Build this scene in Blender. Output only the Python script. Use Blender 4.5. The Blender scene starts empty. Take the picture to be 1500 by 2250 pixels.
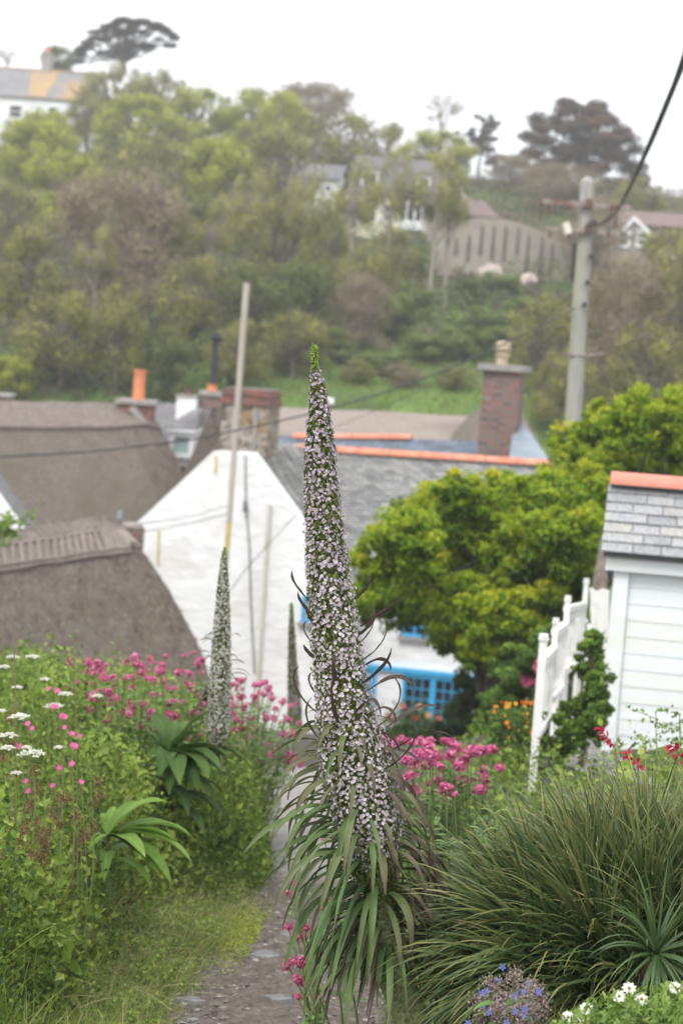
HAZE = 0.0012
import bpy, math, random
import numpy as np
from mathutils import Vector, Matrix
random.seed(11); RN = np.random.default_rng(7)
PI = math.pi; rad = math.radians
scene = bpy.context.scene; COL = scene.collection
FPX = 4375.0; ROLL = rad(4.0); PITCH = rad(5.0); EYE = np.array([0.0, 0.0, 1.6])

def nrm(v):
    v = np.asarray(v, float); return v / (np.linalg.norm(v, axis=-1, keepdims=True) + 1e-12)
def ray(px, py):
    u = (px-750)/FPX; v = (1125-py)/FPX
    r = u*math.cos(ROLL) - v*math.sin(ROLL); w = u*math.sin(ROLL) + v*math.cos(ROLL)
    return np.array([r, math.cos(PITCH)+w*math.sin(PITCH), -math.sin(PITCH)+w*math.cos(PITCH)])
def P(px, py, D):
    d = ray(px, py); return EYE + d*(D/d[1])
def sm(a, b, x):
    t = np.clip((np.asarray(x, float)-a)/(b-a), 0, 1); return t*t*(3-2*t)

# ---------------------------------------------------------------- terrain
PD = [-30, 0, 7, 14.5, 25, 40, 55, 64, 75, 85, 110, 125, 150, 175, 200, 260, 600, 3000]
PZ = [3, 0, -.83, -1.75, -3.7, -6.4, -7.2, -5.0, -.6, 1.8, 5.0, 7.0, 13.0, 16.3, 17, 15, 2, -20]
def path_l(Y): return np.interp(Y, [0, 5, 6.9, 10.2, 15, 20], [-.5, -.47, -.43, -.23, -.5, -.9])
def path_r(Y): return np.interp(Y, [0, 6.9, 10.2, 15, 20], [.25, .28, .42, .45, .2])
def gz(X, Y):
    X = np.asarray(X, float); Y = np.asarray(Y, float)
    z = np.interp(Y, PD, PZ)
    near = 1-sm(16, 24, Y)
    z = z + near*.3*sm(0, 1.3, path_l(Y)-X) + near*.5*sm(.05, 1.1, X-path_r(Y))
    far = sm(60, 90, Y)
    z = z + far*(np.sin(X*.09+1.3)*.35 + np.sin(X*.05+Y*.06)*.35)
    z = z + far*sm(-8, -40, X)*2.0*0 + .03*near*np.sin(X*7+Y*3)*np.clip(np.minimum(abs(X-path_l(Y)), abs(X-path_r(Y)))*2, 0, 1)*((X < path_l(Y)) | (X > path_r(Y)))
    return z
def G(px, py, D):   # ground point under a pixel column at distance D
    p = P(px, py, D); return np.array([p[0], p[1], float(gz(p[0], p[1]))])

def gd(px, py, default):   # distance at which the view line meets the hillside
    d = ray(px, py)
    for D in np.arange(60, 172, 1.0):
        p = EYE+d*(D/d[1])
        if p[2] < gz(p[0], p[1]): return float(D)
    return default
# ---------------------------------------------------------------- objects
WL = {}
def tag(o, label=None, cat=None, group=None, kind=None):
    if label: o['label'] = label
    if cat: o['category'] = cat
    if group: o['group'] = group
    if kind: o['kind'] = kind
    return o
def thing(name, label, cat, loc, group=None):
    o = bpy.data.objects.new(name, None); COL.objects.link(o); o.empty_display_size = .2
    o.location = tuple(loc); WL[o.name] = np.array(loc, float)
    return tag(o, label, cat, group)
class MB:
    def __init__(s): s.V = []; s.T = []; s.U = []; s.F = {3: [], 4: []}; s.NG = []; s.n = 0
    def add(s, V, F=None, t=0., uv=None, ng=None):
        V = np.asarray(V, float).reshape(-1, 3); n = len(V)
        s.V.append(V); tt = np.asarray(t, float)
        s.T.append(np.full(n, float(tt)) if tt.ndim == 0 else tt.reshape(-1))
        s.U.append(V.copy() if uv is None else np.asarray(uv, float).reshape(-1, 3))
        if F is not None:
            F = np.asarray(F, int)
            if F.ndim == 1: F = F.reshape(1, -1)
            if F.shape[1] in (3, 4): s.F[F.shape[1]].append(F+s.n)
            else:
                for f in F: s.NG.append([int(i)+s.n for i in f])
        if ng is not None:
            for f in ng: s.NG.append([int(i)+s.n for i in f])
        s.n += n; return s
    def build(s, name, mat, parent=None, origin=None, smooth=False):
        V = np.concatenate(s.V); T = np.concatenate(s.T); U = np.concatenate(s.U)
        off = np.zeros(3) if origin is None else np.asarray(origin, float)
        if parent is not None: off = WL[parent.name]
        me = bpy.data.meshes.new(name)
        lv = []; ls = []; lt = []; c = 0
        for k in (3, 4):
            if s.F[k]:
                A = np.concatenate(s.F[k]); lv.append(A.reshape(-1)); m = len(A)
                ls.append(c+np.arange(m)*k); lt.append(np.full(m, k)); c += m*k
        for f in s.NG:
            lv.append(np.array(f)); ls.append(np.array([c])); lt.append(np.array([len(f)])); c += len(f)
        lv = np.concatenate(lv); ls = np.concatenate(ls); lt = np.concatenate(lt)
        me.vertices.add(len(V)); me.vertices.foreach_set('co', (V-off).astype(np.float32).reshape(-1))
        me.loops.add(c); me.loops.foreach_set('vertex_index', lv.astype(np.int32))
        me.polygons.add(len(ls)); me.polygons.foreach_set('loop_start', ls.astype(np.int32))
        try: me.polygons.foreach_set('loop_total', lt.astype(np.int32))
        except Exception: pass
        me.update(calc_edges=True)
        a = me.attributes.new('tint', 'FLOAT', 'POINT'); a.data.foreach_set('value', T.astype(np.float32))
        a = me.attributes.new('uvm', 'FLOAT_VECTOR', 'POINT'); a.data.foreach_set('vector', U.astype(np.float32).reshape(-1))
        me.polygons.foreach_set('use_smooth', np.full(len(ls), bool(smooth)))
        me.materials.append(mat)
        o = bpy.data.objects.new(name, me); COL.objects.link(o)
        if parent is not None: o.parent = parent; WL[o.name] = off
        else: o.location = tuple(off); WL[o.name] = off
        return o
def copy_tree(o, parent=None):
    c = o.copy(); COL.objects.link(c)
    if parent is not None: c.parent = parent
    for ch in list(o.children): copy_tree(ch, c)
    return c

# ---------------------------------------------------------------- shapes
BF = [[0,3,2,1],[4,5,6,7],[0,1,5,4],[1,2,6,5],[2,3,7,6],[3,0,4,7]]
def hexa(mb, C, t=0., uv=None): mb.add(C, BF, t, uv); return mb
def box(mb, c, s, rz=0., t=0.):
    x, y, z = [k/2 for k in s]
    V = np.array([[-x,-y,-z],[x,-y,-z],[x,y,-z],[-x,y,-z],[-x,-y,z],[x,-y,z],[x,y,z],[-x,y,z]])
    R = np.array([[math.cos(rz),-math.sin(rz),0],[math.sin(rz),math.cos(rz),0],[0,0,1]])
    mb.add(V@R.T+np.asarray(c), BF, t, V); return mb
def tube(mb, pts, r, n=8, t=0., cap=True, flat=1.0):
    pts = np.asarray(pts, float); m = len(pts)
    r = np.full(m, r) if np.ndim(r) == 0 else np.asarray(r, float)
    T = nrm(np.gradient(pts, axis=0)); ref = np.array([0, 0, 1.]) if abs(T[0][2]) < .9 else np.array([1., 0, 0])
    A = nrm(np.cross(T, ref)); B = np.cross(T, A)
    ph = np.linspace(0, 2*PI, n, endpoint=False)
    V = pts[:,None,:] + r[:,None,None]*(np.cos(ph)[None,:,None]*A[:,None,:] + flat*np.sin(ph)[None,:,None]*B[:,None,:])
    i = np.arange(m-1)[:,None]*n; j = np.arange(n)[None,:]; k = (j+1) % n
    F = np.stack([i+j, i+k, i+n+k, i+n+j], -1).reshape(-1, 4)
    tt = t if np.ndim(t) == 0 else np.repeat(np.asarray(t, float), n)
    L = np.concatenate([[0], np.cumsum(np.linalg.norm(np.diff(pts, axis=0), axis=1))])
    uv = np.stack([np.tile(ph*r.mean(), m), np.repeat(L, n), np.zeros(m*n)], -1)
    ng = [list(range(n))[::-1], [(m-1)*n+q for q in range(n)]] if cap and n > 2 else None
    mb.add(V.reshape(-1, 3), F, tt, uv, ng); return mb
def rod(mb, a, b, r, r2=None, n=8, t=0.):
    return tube(mb, np.array([a, b], float), np.array([r, r if r2 is None else r2]), n, t)
def prism(mb, pts, vec, t=0.):
    pts = np.asarray(pts, float); n = len(pts); vec = np.asarray(vec, float)
    V = np.concatenate([pts, pts+vec]); F = [[i, (i+1) % n, n+(i+1) % n, n+i] for i in range(n)]
    mb.add(V, F, t, None, [list(range(n))[::-1], list(range(n, 2*n))]); return mb
def grid(mb, Pg, t=0., uv=None):   # Pg (r,c,3)
    Pg = np.asarray(Pg, float); r, c = Pg.shape[:2]
    i = np.arange(r-1)[:,None]*c; j = np.arange(c-1)[None,:]
    F = np.stack([i+j, i+j+1, i+c+j+1, i+c+j], -1).reshape(-1, 4)
    mb.add(Pg.reshape(-1, 3), F, t, uv); return mb
def lathe(mb, c, prof, n=20, t=0.):   # prof [(r,z)]
    ph = np.linspace(0, 2*PI, n, endpoint=False); m = len(prof)
    V = np.array([[c[0]+r*math.cos(p), c[1]+r*math.sin(p), c[2]+z] for r, z in prof for p in ph])
    i = np.arange(m-1)[:,None]*n; j = np.arange(n)[None,:]; k = (j+1) % n
    F = np.stack([i+j, i+k, i+n+k, i+n+j], -1).reshape(-1, 4)
    mb.add(V, F, t, None, [list(range(n))[::-1], [(m-1)*n+q for q in range(n)]]); return mb
def rdir(n, rng=RN): return nrm(rng.normal(size=(n, 3)))
def leaves(mb, C, N, L, W, t, rng=RN, fold=.25, up=0.0):
    """many small pointed leaves: centre C, facing N, length L, width W (arrays or scalars)"""
    C = np.asarray(C, float); n = len(C); N = nrm(N)
    A = nrm(np.cross(N, rdir(n, rng))); 
    if up: A = nrm(A + np.array([0, 0, up])); 
    B = nrm(np.cross(N, A))
    L = np.broadcast_to(np.asarray(L, float), (n,))[:,None]; W = np.broadcast_to(np.asarray(W, float), (n,))[:,None]
    base = C-A*L*.5; tip = C+A*L*.5-N*L*fold*.3
    l = C-B*W*.5+N*W*fold; r = C+B*W*.5+N*W*fold
    V = np.stack([base, r, tip, l], 1).reshape(-1, 3)
    i = np.arange(n)[:,None]*4
    F = np.concatenate([i+np.array([0, 1, 2]), i+np.array([0, 2, 3])])
    mb.add(V, F, np.repeat(np.broadcast_to(np.asarray(t, float), (n,)), 4)); return mb
def blades(mb, B, D0, L, W, droop, t0, t1=None, ns=5, rng=RN, wp=.9):
    """grass/strap blades from base B, starting direction D0, bending down"""
    B = np.asarray(B, float); n = len(B); d = nrm(D0).copy()
    L = np.broadcast_to(np.asarray(L, float), (n,))[:,None]; W = np.broadcast_to(np.asarray(W, float), (n,))[:,None]
    dr = np.broadcast_to(np.asarray(droop, float), (n,))[:,None]
    side = nrm(np.cross(d, np.array([0, 0, 1.])+.6*rng.normal(size=(n, 3))))
    t0 = np.broadcast_to(np.asarray(t0, float), (n,)); t1 = t0 if t1 is None else np.broadcast_to(np.asarray(t1, float), (n,))
    p = B.copy(); rows = []; ts = []
    for k in range(ns+1):
        s = k/ns; w = W*(1-s**1.6)*wp if k < ns else W*0.02
        rows += [p-side*w*.5, p+side*w*.5]; ts += [t0+(t1-t0)*s]*2
        d = nrm(d+np.array([0, 0, -1.])*dr/ns*(.4+1.2*s)); p = p+d*L/ns
    V = np.stack(rows, 1).reshape(-1, 3); T = np.stack(ts, 1).reshape(-1)
    m = 2*(ns+1); i = np.arange(n)[:,None,None]*m; k = np.arange(ns)[None,:,None]*2
    F = (i+k+np.array([0, 1, 3, 2])[None,None,:]).reshape(-1, 4)
    mb.add(V, F, T); return mb
def bigleaf(mb, base, d, L, W, droop, tint=(.5, .5), ns=12, fold=.35, twist=0., curl=0., power=.75, rise=0., side0=None, wave=0.):
    d = nrm(np.array(d, float)); p = np.array(base, float)
    side = nrm(np.cross(d, [0, 0, 1.]) if side0 is None else side0)
    V = []; T = []; U = []
    for k in range(ns+1):
        s = k/ns; w = W*max(.03, math.sin(PI*min(1, (s*.92+.06)))**power)*(1-.25*s)
        a = twist*s; upv = nrm(np.cross(side, d)); sd = side*math.cos(a)+upv*math.sin(a); uv_ = nrm(np.cross(sd, d))
        wv = wave*W*math.sin(s*17)
        V += [p-sd*w*.5+uv_*(fold*w*.5+wv), p-sd*w*.25+uv_*(fold*w*.3), p, p+sd*w*.25+uv_*(fold*w*.3), p+sd*w*.5+uv_*(fold*w*.5-wv)]
        T += [tint[0]+(tint[1]-tint[0])*s**1.5]*5; U += [[-w*.5, s*L, 0], [-w*.25, s*L, 0], [0, s*L, 0], [w*.25, s*L, 0], [w*.5, s*L, 0]]
        g = droop*(.3+1.4*s)/ns - (rise/ns if s < .4 else 0)
        d = nrm(d+np.array([0, 0, -1.])*g)
        if curl: # curl round the side axis at the tip
            c = curl*s*s/ns; ax = side; d = nrm(d*math.cos(c)+np.cross(ax, d)*math.sin(c))
        side = nrm(side-d*np.dot(side, d)); p = p+d*L/ns
    grid(mb, np.array(V).reshape(ns+1, 5, 3), np.array(T), np.array(U)); return mb
def star(mb, C, N, R, t, petals=5, rng=RN, cup=.25, wid=.62):
    """flat small flowers with separate petals"""
    C = np.asarray(C, float); n = len(C); N = nrm(N); R = np.broadcast_to(np.asarray(R, float), (n,))[:,None]
    A = nrm(np.cross(N, rdir(n, rng))); B = np.cross(N, A); Vs = []
    h = 2*PI/petals
    for k in range(petals):
        a = k*h; e = A*math.cos(a)+B*math.sin(a); f = -A*math.sin(a)+B*math.cos(a)
        Vs += [C, C+R*(e*.62+f*wid*.62)+N*R*cup, C+R*e+N*R*cup*.8, C+R*(e*.62-f*wid*.62)+N*R*cup]
    m = 4*petals; V = np.stack(Vs, 1).reshape(-1, 3)
    i = np.arange(n)[:,None,None]*m+np.arange(petals)[None,:,None]*4
    mb.add(V, (i+np.array([0, 3, 2, 1])).reshape(-1, 4), np.repeat(np.broadcast_to(np.asarray(t, float), (n,)), m)); return mb
OCT = np.array([[1,0,0],[-1,0,0],[0,1,0],[0,-1,0],[0,0,1],[0,0,-1]], float)
OF = np.array([[0,2,4],[2,1,4],[1,3,4],[3,0,4],[2,0,5],[1,2,5],[3,1,5],[0,3,5]])
def balls(mb, C, R, t):
    C = np.asarray(C, float); n = len(C); R = np.broadcast_to(np.asarray(R, float), (n,))[:,None,None]
    V = (C[:,None,:]+OCT[None]*R).reshape(-1, 3)
    mb.add(V, (np.arange(n)[:,None,None]*6+OF[None]).reshape(-1, 3), np.repeat(np.broadcast_to(np.asarray(t, float), (n,)), 6)); return mb

# ---------------------------------------------------------------- materials
def newmat(name):
    m = bpy.data.materials.new(name); m.use_nodes = True; nt = m.node_tree; nt.nodes.clear()
    out = nt.nodes.new('ShaderNodeOutputMaterial'); b = nt.nodes.new('ShaderNodeBsdfPrincipled')
    nt.links.new(b.outputs[0], out.inputs[0]); return m, nt, b, out
def ramp(nt, cols, fac):
    r = nt.nodes.new('ShaderNodeValToRGB'); e = r.color_ramp.elements
    while len(e) < len(cols): e.new(.5)
    for k, c in enumerate(cols):
        if len(c) == 4: e[k].position = c[3]
        else: e[k].position = k/max(1, len(cols)-1)
        e[k].color = (c[0], c[1], c[2], 1)
    nt.links.new(fac, r.inputs[0]); return r.outputs[0]
def attr(nt, n): a = nt.nodes.new('ShaderNodeAttribute'); a.attribute_name = n; return a
def noise(nt, vec, scale, detail=4, rough=.6, dist=0.):
    n = nt.nodes.new('ShaderNodeTexNoise'); n.inputs['Scale'].default_value = scale; n.inputs['Detail'].default_value = detail
    n.inputs['Roughness'].default_value = rough; n.inputs['Distortion'].default_value = dist
    if vec is not None: nt.links.new(vec, n.inputs['Vector'])
    return n.outputs['Fac']
def mapv(nt, vec, sc):
    m = nt.nodes.new('ShaderNodeMapping'); m.inputs['Scale'].default_value = sc; nt.links.new(vec, m.inputs[0]); return m.outputs[0]
def mix(nt, a, b, fac, mode='MIX'):
    m = nt.nodes.new('ShaderNodeMix'); m.data_type = 'RGBA'; m.blend_type = mode
    for v, s in ((a, 6), (b, 7)):
        if isinstance(v, (tuple, list)): m.inputs[s].default_value = (v[0], v[1], v[2], 1)
        else: nt.links.new(v, m.inputs[s])
    if isinstance(fac, (int, float)): m.inputs[0].default_value = fac
    else: nt.links.new(fac, m.inputs[0])
    return m.outputs[2]
def bump(nt, b, h, s, dist=.02):
    n = nt.nodes.new('ShaderNodeBump'); n.inputs['Strength'].default_value = s; n.inputs['Distance'].default_value = dist
    nt.links.new(h, n.inputs['Height']); nt.links.new(n.outputs[0], b.inputs['Normal']); return n
def leafmat(name, cols, tr=.3, rough=.5, veins=False, spec=.3):
    m, nt, b, out = newmat(name); a = attr(nt, 'tint'); c = ramp(nt, cols, a.outputs['Fac'])
    tc = nt.nodes.new('ShaderNodeTexCoord'); nz = noise(nt, tc.outputs['Object'], 25, 2)
    c = mix(nt, c, ramp(nt, [(.75,.75,.7), (1.2,1.2,1.15)], nz), .8, 'MULTIPLY')
    if veins:
        uv = attr(nt, 'uvm'); sep = nt.nodes.new('ShaderNodeSeparateXYZ'); nt.links.new(uv.outputs['Vector'], sep.inputs[0])
        ab = nt.nodes.new('ShaderNodeMath'); ab.operation = 'ABSOLUTE'; nt.links.new(sep.outputs[0], ab.inputs[0])
        ml = nt.nodes.new('ShaderNodeMath'); ml.operation = 'MULTIPLY_ADD'; nt.links.new(ab.outputs[0], ml.inputs[0]); ml.inputs[1].default_value = -1.2; nt.links.new(sep.outputs[1], ml.inputs[2])
        sn = nt.nodes.new('ShaderNodeMath'); sn.operation = 'MULTIPLY'; nt.links.new(ml.outputs[0], sn.inputs[0]); sn.inputs[1].default_value = 520
        si = nt.nodes.new('ShaderNodeMath'); si.operation = 'SINE'; nt.links.new(sn.outputs[0], si.inputs[0])
        rb = nt.nodes.new('ShaderNodeMath'); rb.operation = 'LESS_THAN'; nt.links.new(ab.outputs[0], rb.inputs[0]); rb.inputs[1].default_value = .0022
        c = mix(nt, c, mix(nt, c, (1.5,1.4,1.2), 1.0, 'MULTIPLY'), rb.outputs[0])
        bump(nt, b, si.outputs[0], .45, .004)
    nt.links.new(c, b.inputs['Base Color']); b.inputs['Roughness'].default_value = rough; b.inputs['Specular IOR Level'].default_value = spec
    if tr > 0:
        t = nt.nodes.new('ShaderNodeBsdfTranslucent'); nt.links.new(c, t.inputs[0]); mx = nt.nodes.new('ShaderNodeMixShader'); mx.inputs[0].default_value = tr
        nt.links.new(b.outputs[0], mx.inputs[1]); nt.links.new(t.outputs[0], mx.inputs[2]); nt.links.new(mx.outputs[0], out.inputs[0])
    return m
def surf(name, c1, c2, scale=3, rough=.8, bmp=.3, stretch=(1,1,1), c3=None, s3=.5, dist=.02, lo=.35, hi=.65):
    m, nt, b, out = newmat(name); tc = nt.nodes.new('ShaderNodeTexCoord'); v = mapv(nt, tc.outputs['Object'], stretch)
    n1 = noise(nt, v, scale, 8, .65); c = ramp(nt, [(*c1, lo), (*c2, hi)], n1)
    if c3 is not None:
        n2 = noise(nt, v, s3, 5, .6, .4); f = ramp(nt, [(0,0,0,.5), (1,1,1,.62)], n2); c = mix(nt, c, c3, f)
    nt.links.new(c, b.inputs['Base Color']); b.inputs['Roughness'].default_value = rough
    if bmp: bump(nt, b, n1, bmp, dist)
    return m
def paint(name, c, rough=.5, var=.06):
    return surf(name, tuple(k*(1-var) for k in c), tuple(min(1, k*(1+var)) for k in c), 4, rough, .05)
def brickmat(name, cols, mortar, bw, bh, ms=.01, bias=0., sq=.5, lich=None, rough=.8, wob=.03, bs=.5):
    """brick/slate courses laid on the uvm attribute, metres"""
    m, nt, b, out = newmat(name); uv = attr(nt, 'uvm')
    nz = nt.nodes.new('ShaderNodeTexNoise'); nz.inputs['Scale'].default_value = 2.2; nt.links.new(uv.outputs['Vector'], nz.inputs['Vector'])
    wv = nt.nodes.new('ShaderNodeVectorMath'); wv.operation = 'MULTIPLY_ADD'; nt.links.new(nz.outputs['Color'], wv.inputs[0]); wv.inputs[1].default_value = (wob, wob, 0); nt.links.new(uv.outputs['Vector'], wv.inputs[2])
    br = nt.nodes.new('ShaderNodeTexBrick'); nt.links.new(wv.outputs[0], br.inputs['Vector'])
    br.inputs['Scale'].default_value = 1; br.inputs['Brick Width'].default_value = bw; br.inputs['Row Height'].default_value = bh
    br.inputs['Mortar Size'].default_value = ms; br.inputs['Mortar Smooth'].default_value = .3; br.inputs['Bias'].default_value = bias
    br.inputs['Color1'].default_value = (0,0,0,1); br.inputs['Color2'].default_value = (1,1,1,1); br.inputs['Mortar'].default_value = (.5,.5,.5,1); br.offset = sq
    c = ramp(nt, cols, br.outputs['Color']); n2 = noise(nt, uv.outputs['Vector'], 9, 6, .7)
    c = mix(nt, c, ramp(nt, [(.6,.6,.6,.3), (1.35,1.35,1.35,.7)], n2), .8, 'MULTIPLY'); c = mix(nt, c, mortar, br.outputs['Fac'])
    if lich is not None:
        n3 = noise(nt, uv.outputs['Vector'], lich[3], 6, .65, .3); f = ramp(nt, [(0,0,0,lich[4]), (1,1,1,lich[4]+.1)], n3); c = mix(nt, c, lich[:3], f)
    nt.links.new(c, b.inputs['Base Color']); b.inputs['Roughness'].default_value = rough
    iv = nt.nodes.new('ShaderNodeMath'); iv.operation = 'SUBTRACT'; iv.inputs[0].default_value = 1; nt.links.new(br.outputs['Fac'], iv.inputs[1]); bump(nt, b, iv.outputs[0], bs, .015)
    return m
def glassmat(name, c, rough=.08):
    m, nt, b, out = newmat(name); b.inputs['Base Color'].default_value = (*c, 1); b.inputs['Roughness'].default_value = rough; b.inputs['Specular IOR Level'].default_value = .6; return m
M = {}
M['white'] = surf('white_paint', (.70,.71,.71), (.80,.81,.80), 5, .6, .04)
M['white_lime'] = surf('limewash', (.79,.79,.785), (.86,.86,.85), 3.4, .9, .7, (1,1,1.9), (.73,.72,.68), .7, .06)
M['hut_white'] = surf('hut_white', (.70,.75,.76), (.77,.81,.81), 2, .5, .12, (.4,1,5), (.72,.755,.69), 1.6)
M['old_white'] = surf('peeling_white', (.45,.44,.40), (.78,.77,.73), 14, .8, .3, (1,1,.5), lo=.28, hi=.42)
M['blue'] = surf('blue_paint', (.035,.32,.60), (.06,.40,.70), 4, .45, .05)
M['cream'] = surf('cream_render', (.66,.62,.42), (.74,.70,.50), 1.5, .9, .2)
M['glass'] = glassmat('dark_glass', (.012,.013,.015)); M['glass_pale'] = glassmat('pale_glass', (.33,.42,.41), .15)
M['thatch'] = surf('weathered_thatch', (.085,.066,.052), (.22,.18,.15), 16, .95, 1.0, (1,1,.22), (.125,.105,.078), .6, .06, .3, .72)
M['thatch_pale'] = surf('pale_thatch', (.22,.18,.155), (.32,.265,.225), 12, .95, .9, (1,1,.35), (.2,.16,.135), .35, .05)
M['thatch_ridge'] = surf('thatch_ridge', (.13,.103,.085), (.235,.195,.165), 12, .95, .9, (1,1,.4), dist=.05)
M['hazel'] = surf('hazel_spar', (.24,.205,.175), (.34,.29,.25), 6, .9, .2)
SL = [(.12,.12,.118), (.22,.22,.215), (.33,.32,.30), (.16,.165,.18)]
M['slate'] = brickmat('scantle_slate', SL, (.06,.06,.055), .21, .10, .012, lich=(.42,.40,.34,1.3,.60))
M['slate_old'] = brickmat('mottled_slate', [(.09,.09,.085), (.2,.2,.18), (.28,.27,.25)], (.05,.05,.045), .2, .11, .014, lich=(.46,.44,.38,1.6,.52))
M['slate_blue'] = brickmat('blue_slate', [(.10,.13,.17), (.15,.18,.23), (.08,.095,.12)], (.05,.06,.07), .3, .2, .008, bs=.2)
M['slate_grey'] = brickmat('grey_slate', [(.14,.135,.14), (.2,.19,.195)], (.08,.08,.08), .3, .18, .01)
M['lead'] = surf('grey_lead', (.17,.21,.25), (.25,.29,.33), 2, .5, .1)
M['tile_orange'] = surf('orange_ridge_tile', (.55,.17,.09), (.68,.26,.15), 5, .7, .25, c3=(.50,.28,.19), s3=1.8)
M['tile_salmon'] = surf('salmon_ridge_tile', (.56,.20,.14), (.62,.25,.18), 7, .75, .12)
M['pot'] = surf('terracotta_pot', (.58,.19,.08), (.66,.25,.12), 4, .7, .2)
M['pipe'] = surf('painted_pipe', (.56,.54,.46), (.66,.64,.56), 4, .7, .1, c3=(.5,.42,.2), s3=.8)
M['pot_cream'] = surf('cream_pot', (.38,.30,.20), (.52,.42,.30), 6, .8, .2)
M['black'] = surf('black_iron', (.012,.014,.02), (.03,.033,.04), 5, .5, .1)
M['brick'] = brickmat('red_brick', [(.17,.06,.045), (.30,.10,.065), (.10,.065,.06)], (.15,.13,.115), .23, .075, .012, bs=.6)
M['brick_dark'] = brickmat('old_brick', [(.07,.045,.045), (.26,.095,.06), (.15,.12,.11)], (.17,.15,.13), .24, .09, .02, lich=(.30,.28,.25,3,.62))
M['rubble'] = surf('rubble_stone', (.12,.09,.07), (.38,.35,.31), 5.5, .95, 1.0, (1,1,1.5), (.30,.20,.09), 2.2, .05, .42, .56)
M['cement'] = surf('cement', (.24,.22,.20), (.34,.32,.30), 6, .9, .3)
M['wall_stone'] = surf('retaining_wall_render', (.25,.22,.185), (.34,.30,.255), .8, .95, .3, c3=(.29,.24,.20), s3=.2)
M['wall_dark'] = surf('dark_rib_render', (.08,.075,.065), (.15,.14,.12), 1.5, .95, .3)
M['roof_brown'] = surf('brown_roof', (.14,.09,.085), (.2,.14,.125), 2, .9, .2)
M['roof_dark'] = surf('dark_roof', (.10,.098,.105), (.16,.155,.16), 1.5, .9, .2)
M['roof_lichen'] = surf('lichen_roof', (.17,.165,.17), (.24,.23,.235), 1.2, .9, .2, c3=(.36,.24,.12), s3=.16)
M['roof_orange'] = surf('lichen_orange', (.34,.22,.11), (.42,.28,.14), .8, .9, .2, c3=(.3,.24,.18), s3=.5)
M['pole_wood'] = surf('weathered_pole', (.25,.24,.22), (.40,.385,.36), 3, .85, .5, (6,6,.5), (.31,.32,.22), .9)
M['pole_thin'] = surf('thin_pole_wood', (.36,.32,.27), (.5,.46,.41), 3, .85, .4, (5,5,.4))
M['yellow'] = surf('yellow_paint', (.5,.38,.1), (.62,.5,.2), 4, .7, .1)
M['rust'] = surf('rusty_iron', (.11,.055,.045), (.19,.10,.075), 9, .9, .3)
M['iron_pale'] = surf('galvanised_arm', (.20,.165,.14), (.34,.29,.25), 8, .8, .3, c3=(.16,.08,.06), s3=3)
M['cable'] = surf('black_cable', (.01,.012,.013), (.03,.032,.034), 20, .5, .1)
M['porcelain'] = surf('cream_porcelain', (.66,.62,.50), (.74,.70,.6), 5, .3, 0)
M['bark'] = surf('bark', (.09,.07,.055), (.19,.155,.125), 5, .95, .8, (3,3,.6))
M['bark_pale'] = surf('pale_bark', (.26,.22,.19), (.38,.33,.29), 4, .95, .5, (3,3,.6))
M['bark_dark'] = surf('dark_bark', (.035,.03,.025), (.09,.075,.06), 5, .95, .8, (3,3,.6))
M['twig'] = surf('twig', (.19,.145,.105), (.32,.255,.19), 3, .95, .2)
M['stone'] = surf('slaty_stone', (.10,.10,.105), (.25,.245,.25), 8, .75, .6)
M['boulder'] = surf('pink_boulder', (.40,.32,.29), (.55,.46,.42), 2, .9, .5)
# ================================================================ camera, sky, sun
cam = bpy.data.cameras.new('camera'); co = bpy.data.objects.new('camera', cam); COL.objects.link(co); scene.camera = co
co.location = tuple(EYE); co.rotation_mode = 'XYZ'
co.rotation_euler = (Matrix.Rotation(PI/2-PITCH, 3, 'X') @ Matrix.Rotation(ROLL, 3, 'Z')).to_euler()
cam.sensor_fit = 'VERTICAL'; cam.sensor_height = 36; cam.sensor_width = 24; cam.lens = 70; cam.clip_end = 6000; cam.clip_start = .05
cam.dof.use_dof = True; cam.dof.focus_distance = 5.6; cam.dof.aperture_fstop = 4.2; cam.dof.aperture_blades = 9
w = bpy.data.worlds.new("World"); scene.world = w; w.use_nodes = True; nt = w.node_tree; nt.nodes.clear()
wo = nt.nodes.new('ShaderNodeOutputWorld'); bg = nt.nodes.new('ShaderNodeBackground'); sk = nt.nodes.new('ShaderNodeTexSky')
sk.sky_type = 'NISHITA'; sk.sun_disc = False; sk.sun_elevation = rad(52); sk.sun_rotation = rad(205); sk.dust_density = 4
tc = nt.nodes.new('ShaderNodeTexCoord'); cl = noise(nt, mapv(nt, tc.outputs['Generated'], (1, 1, 3)), 2.2, 5, .55, .3)
cloud = ramp(nt, [(8.3,8.9,9.9,.3), (10.4,10.6,11.0,.6)], cl)
mx = mix(nt, sk.outputs[0], cloud, .93)
nt.links.new(mx, bg.inputs[0]); bg.inputs[1].default_value = .1; nt.links.new(bg.outputs[0], wo.inputs[0])
sl = bpy.data.lights.new('sun', 'SUN'); sl.energy = 1.5; sl.angle = rad(22); sl.color = (1, .97, .92)
so = bpy.data.objects.new('sun', sl); COL.objects.link(so)
az = rad(205); el = rad(52); sd = Vector((math.sin(az)*math.cos(el), math.cos(az)*math.cos(el), math.sin(el)))
so.rotation_euler = sd.to_track_quat('Z', 'Y').to_euler(); so.location = (0, 0, 40)
scene.view_settings.view_transform = 'Standard'; scene.view_settings.look = 'None'; scene.view_settings.gamma = 1; scene.view_settings.exposure = .85
scene.cycles.max_bounces = 6; scene.cycles.transparent_max_bounces = 6; scene.cycles.volume_bounces = 0
scene.cycles.use_denoising = True

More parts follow.
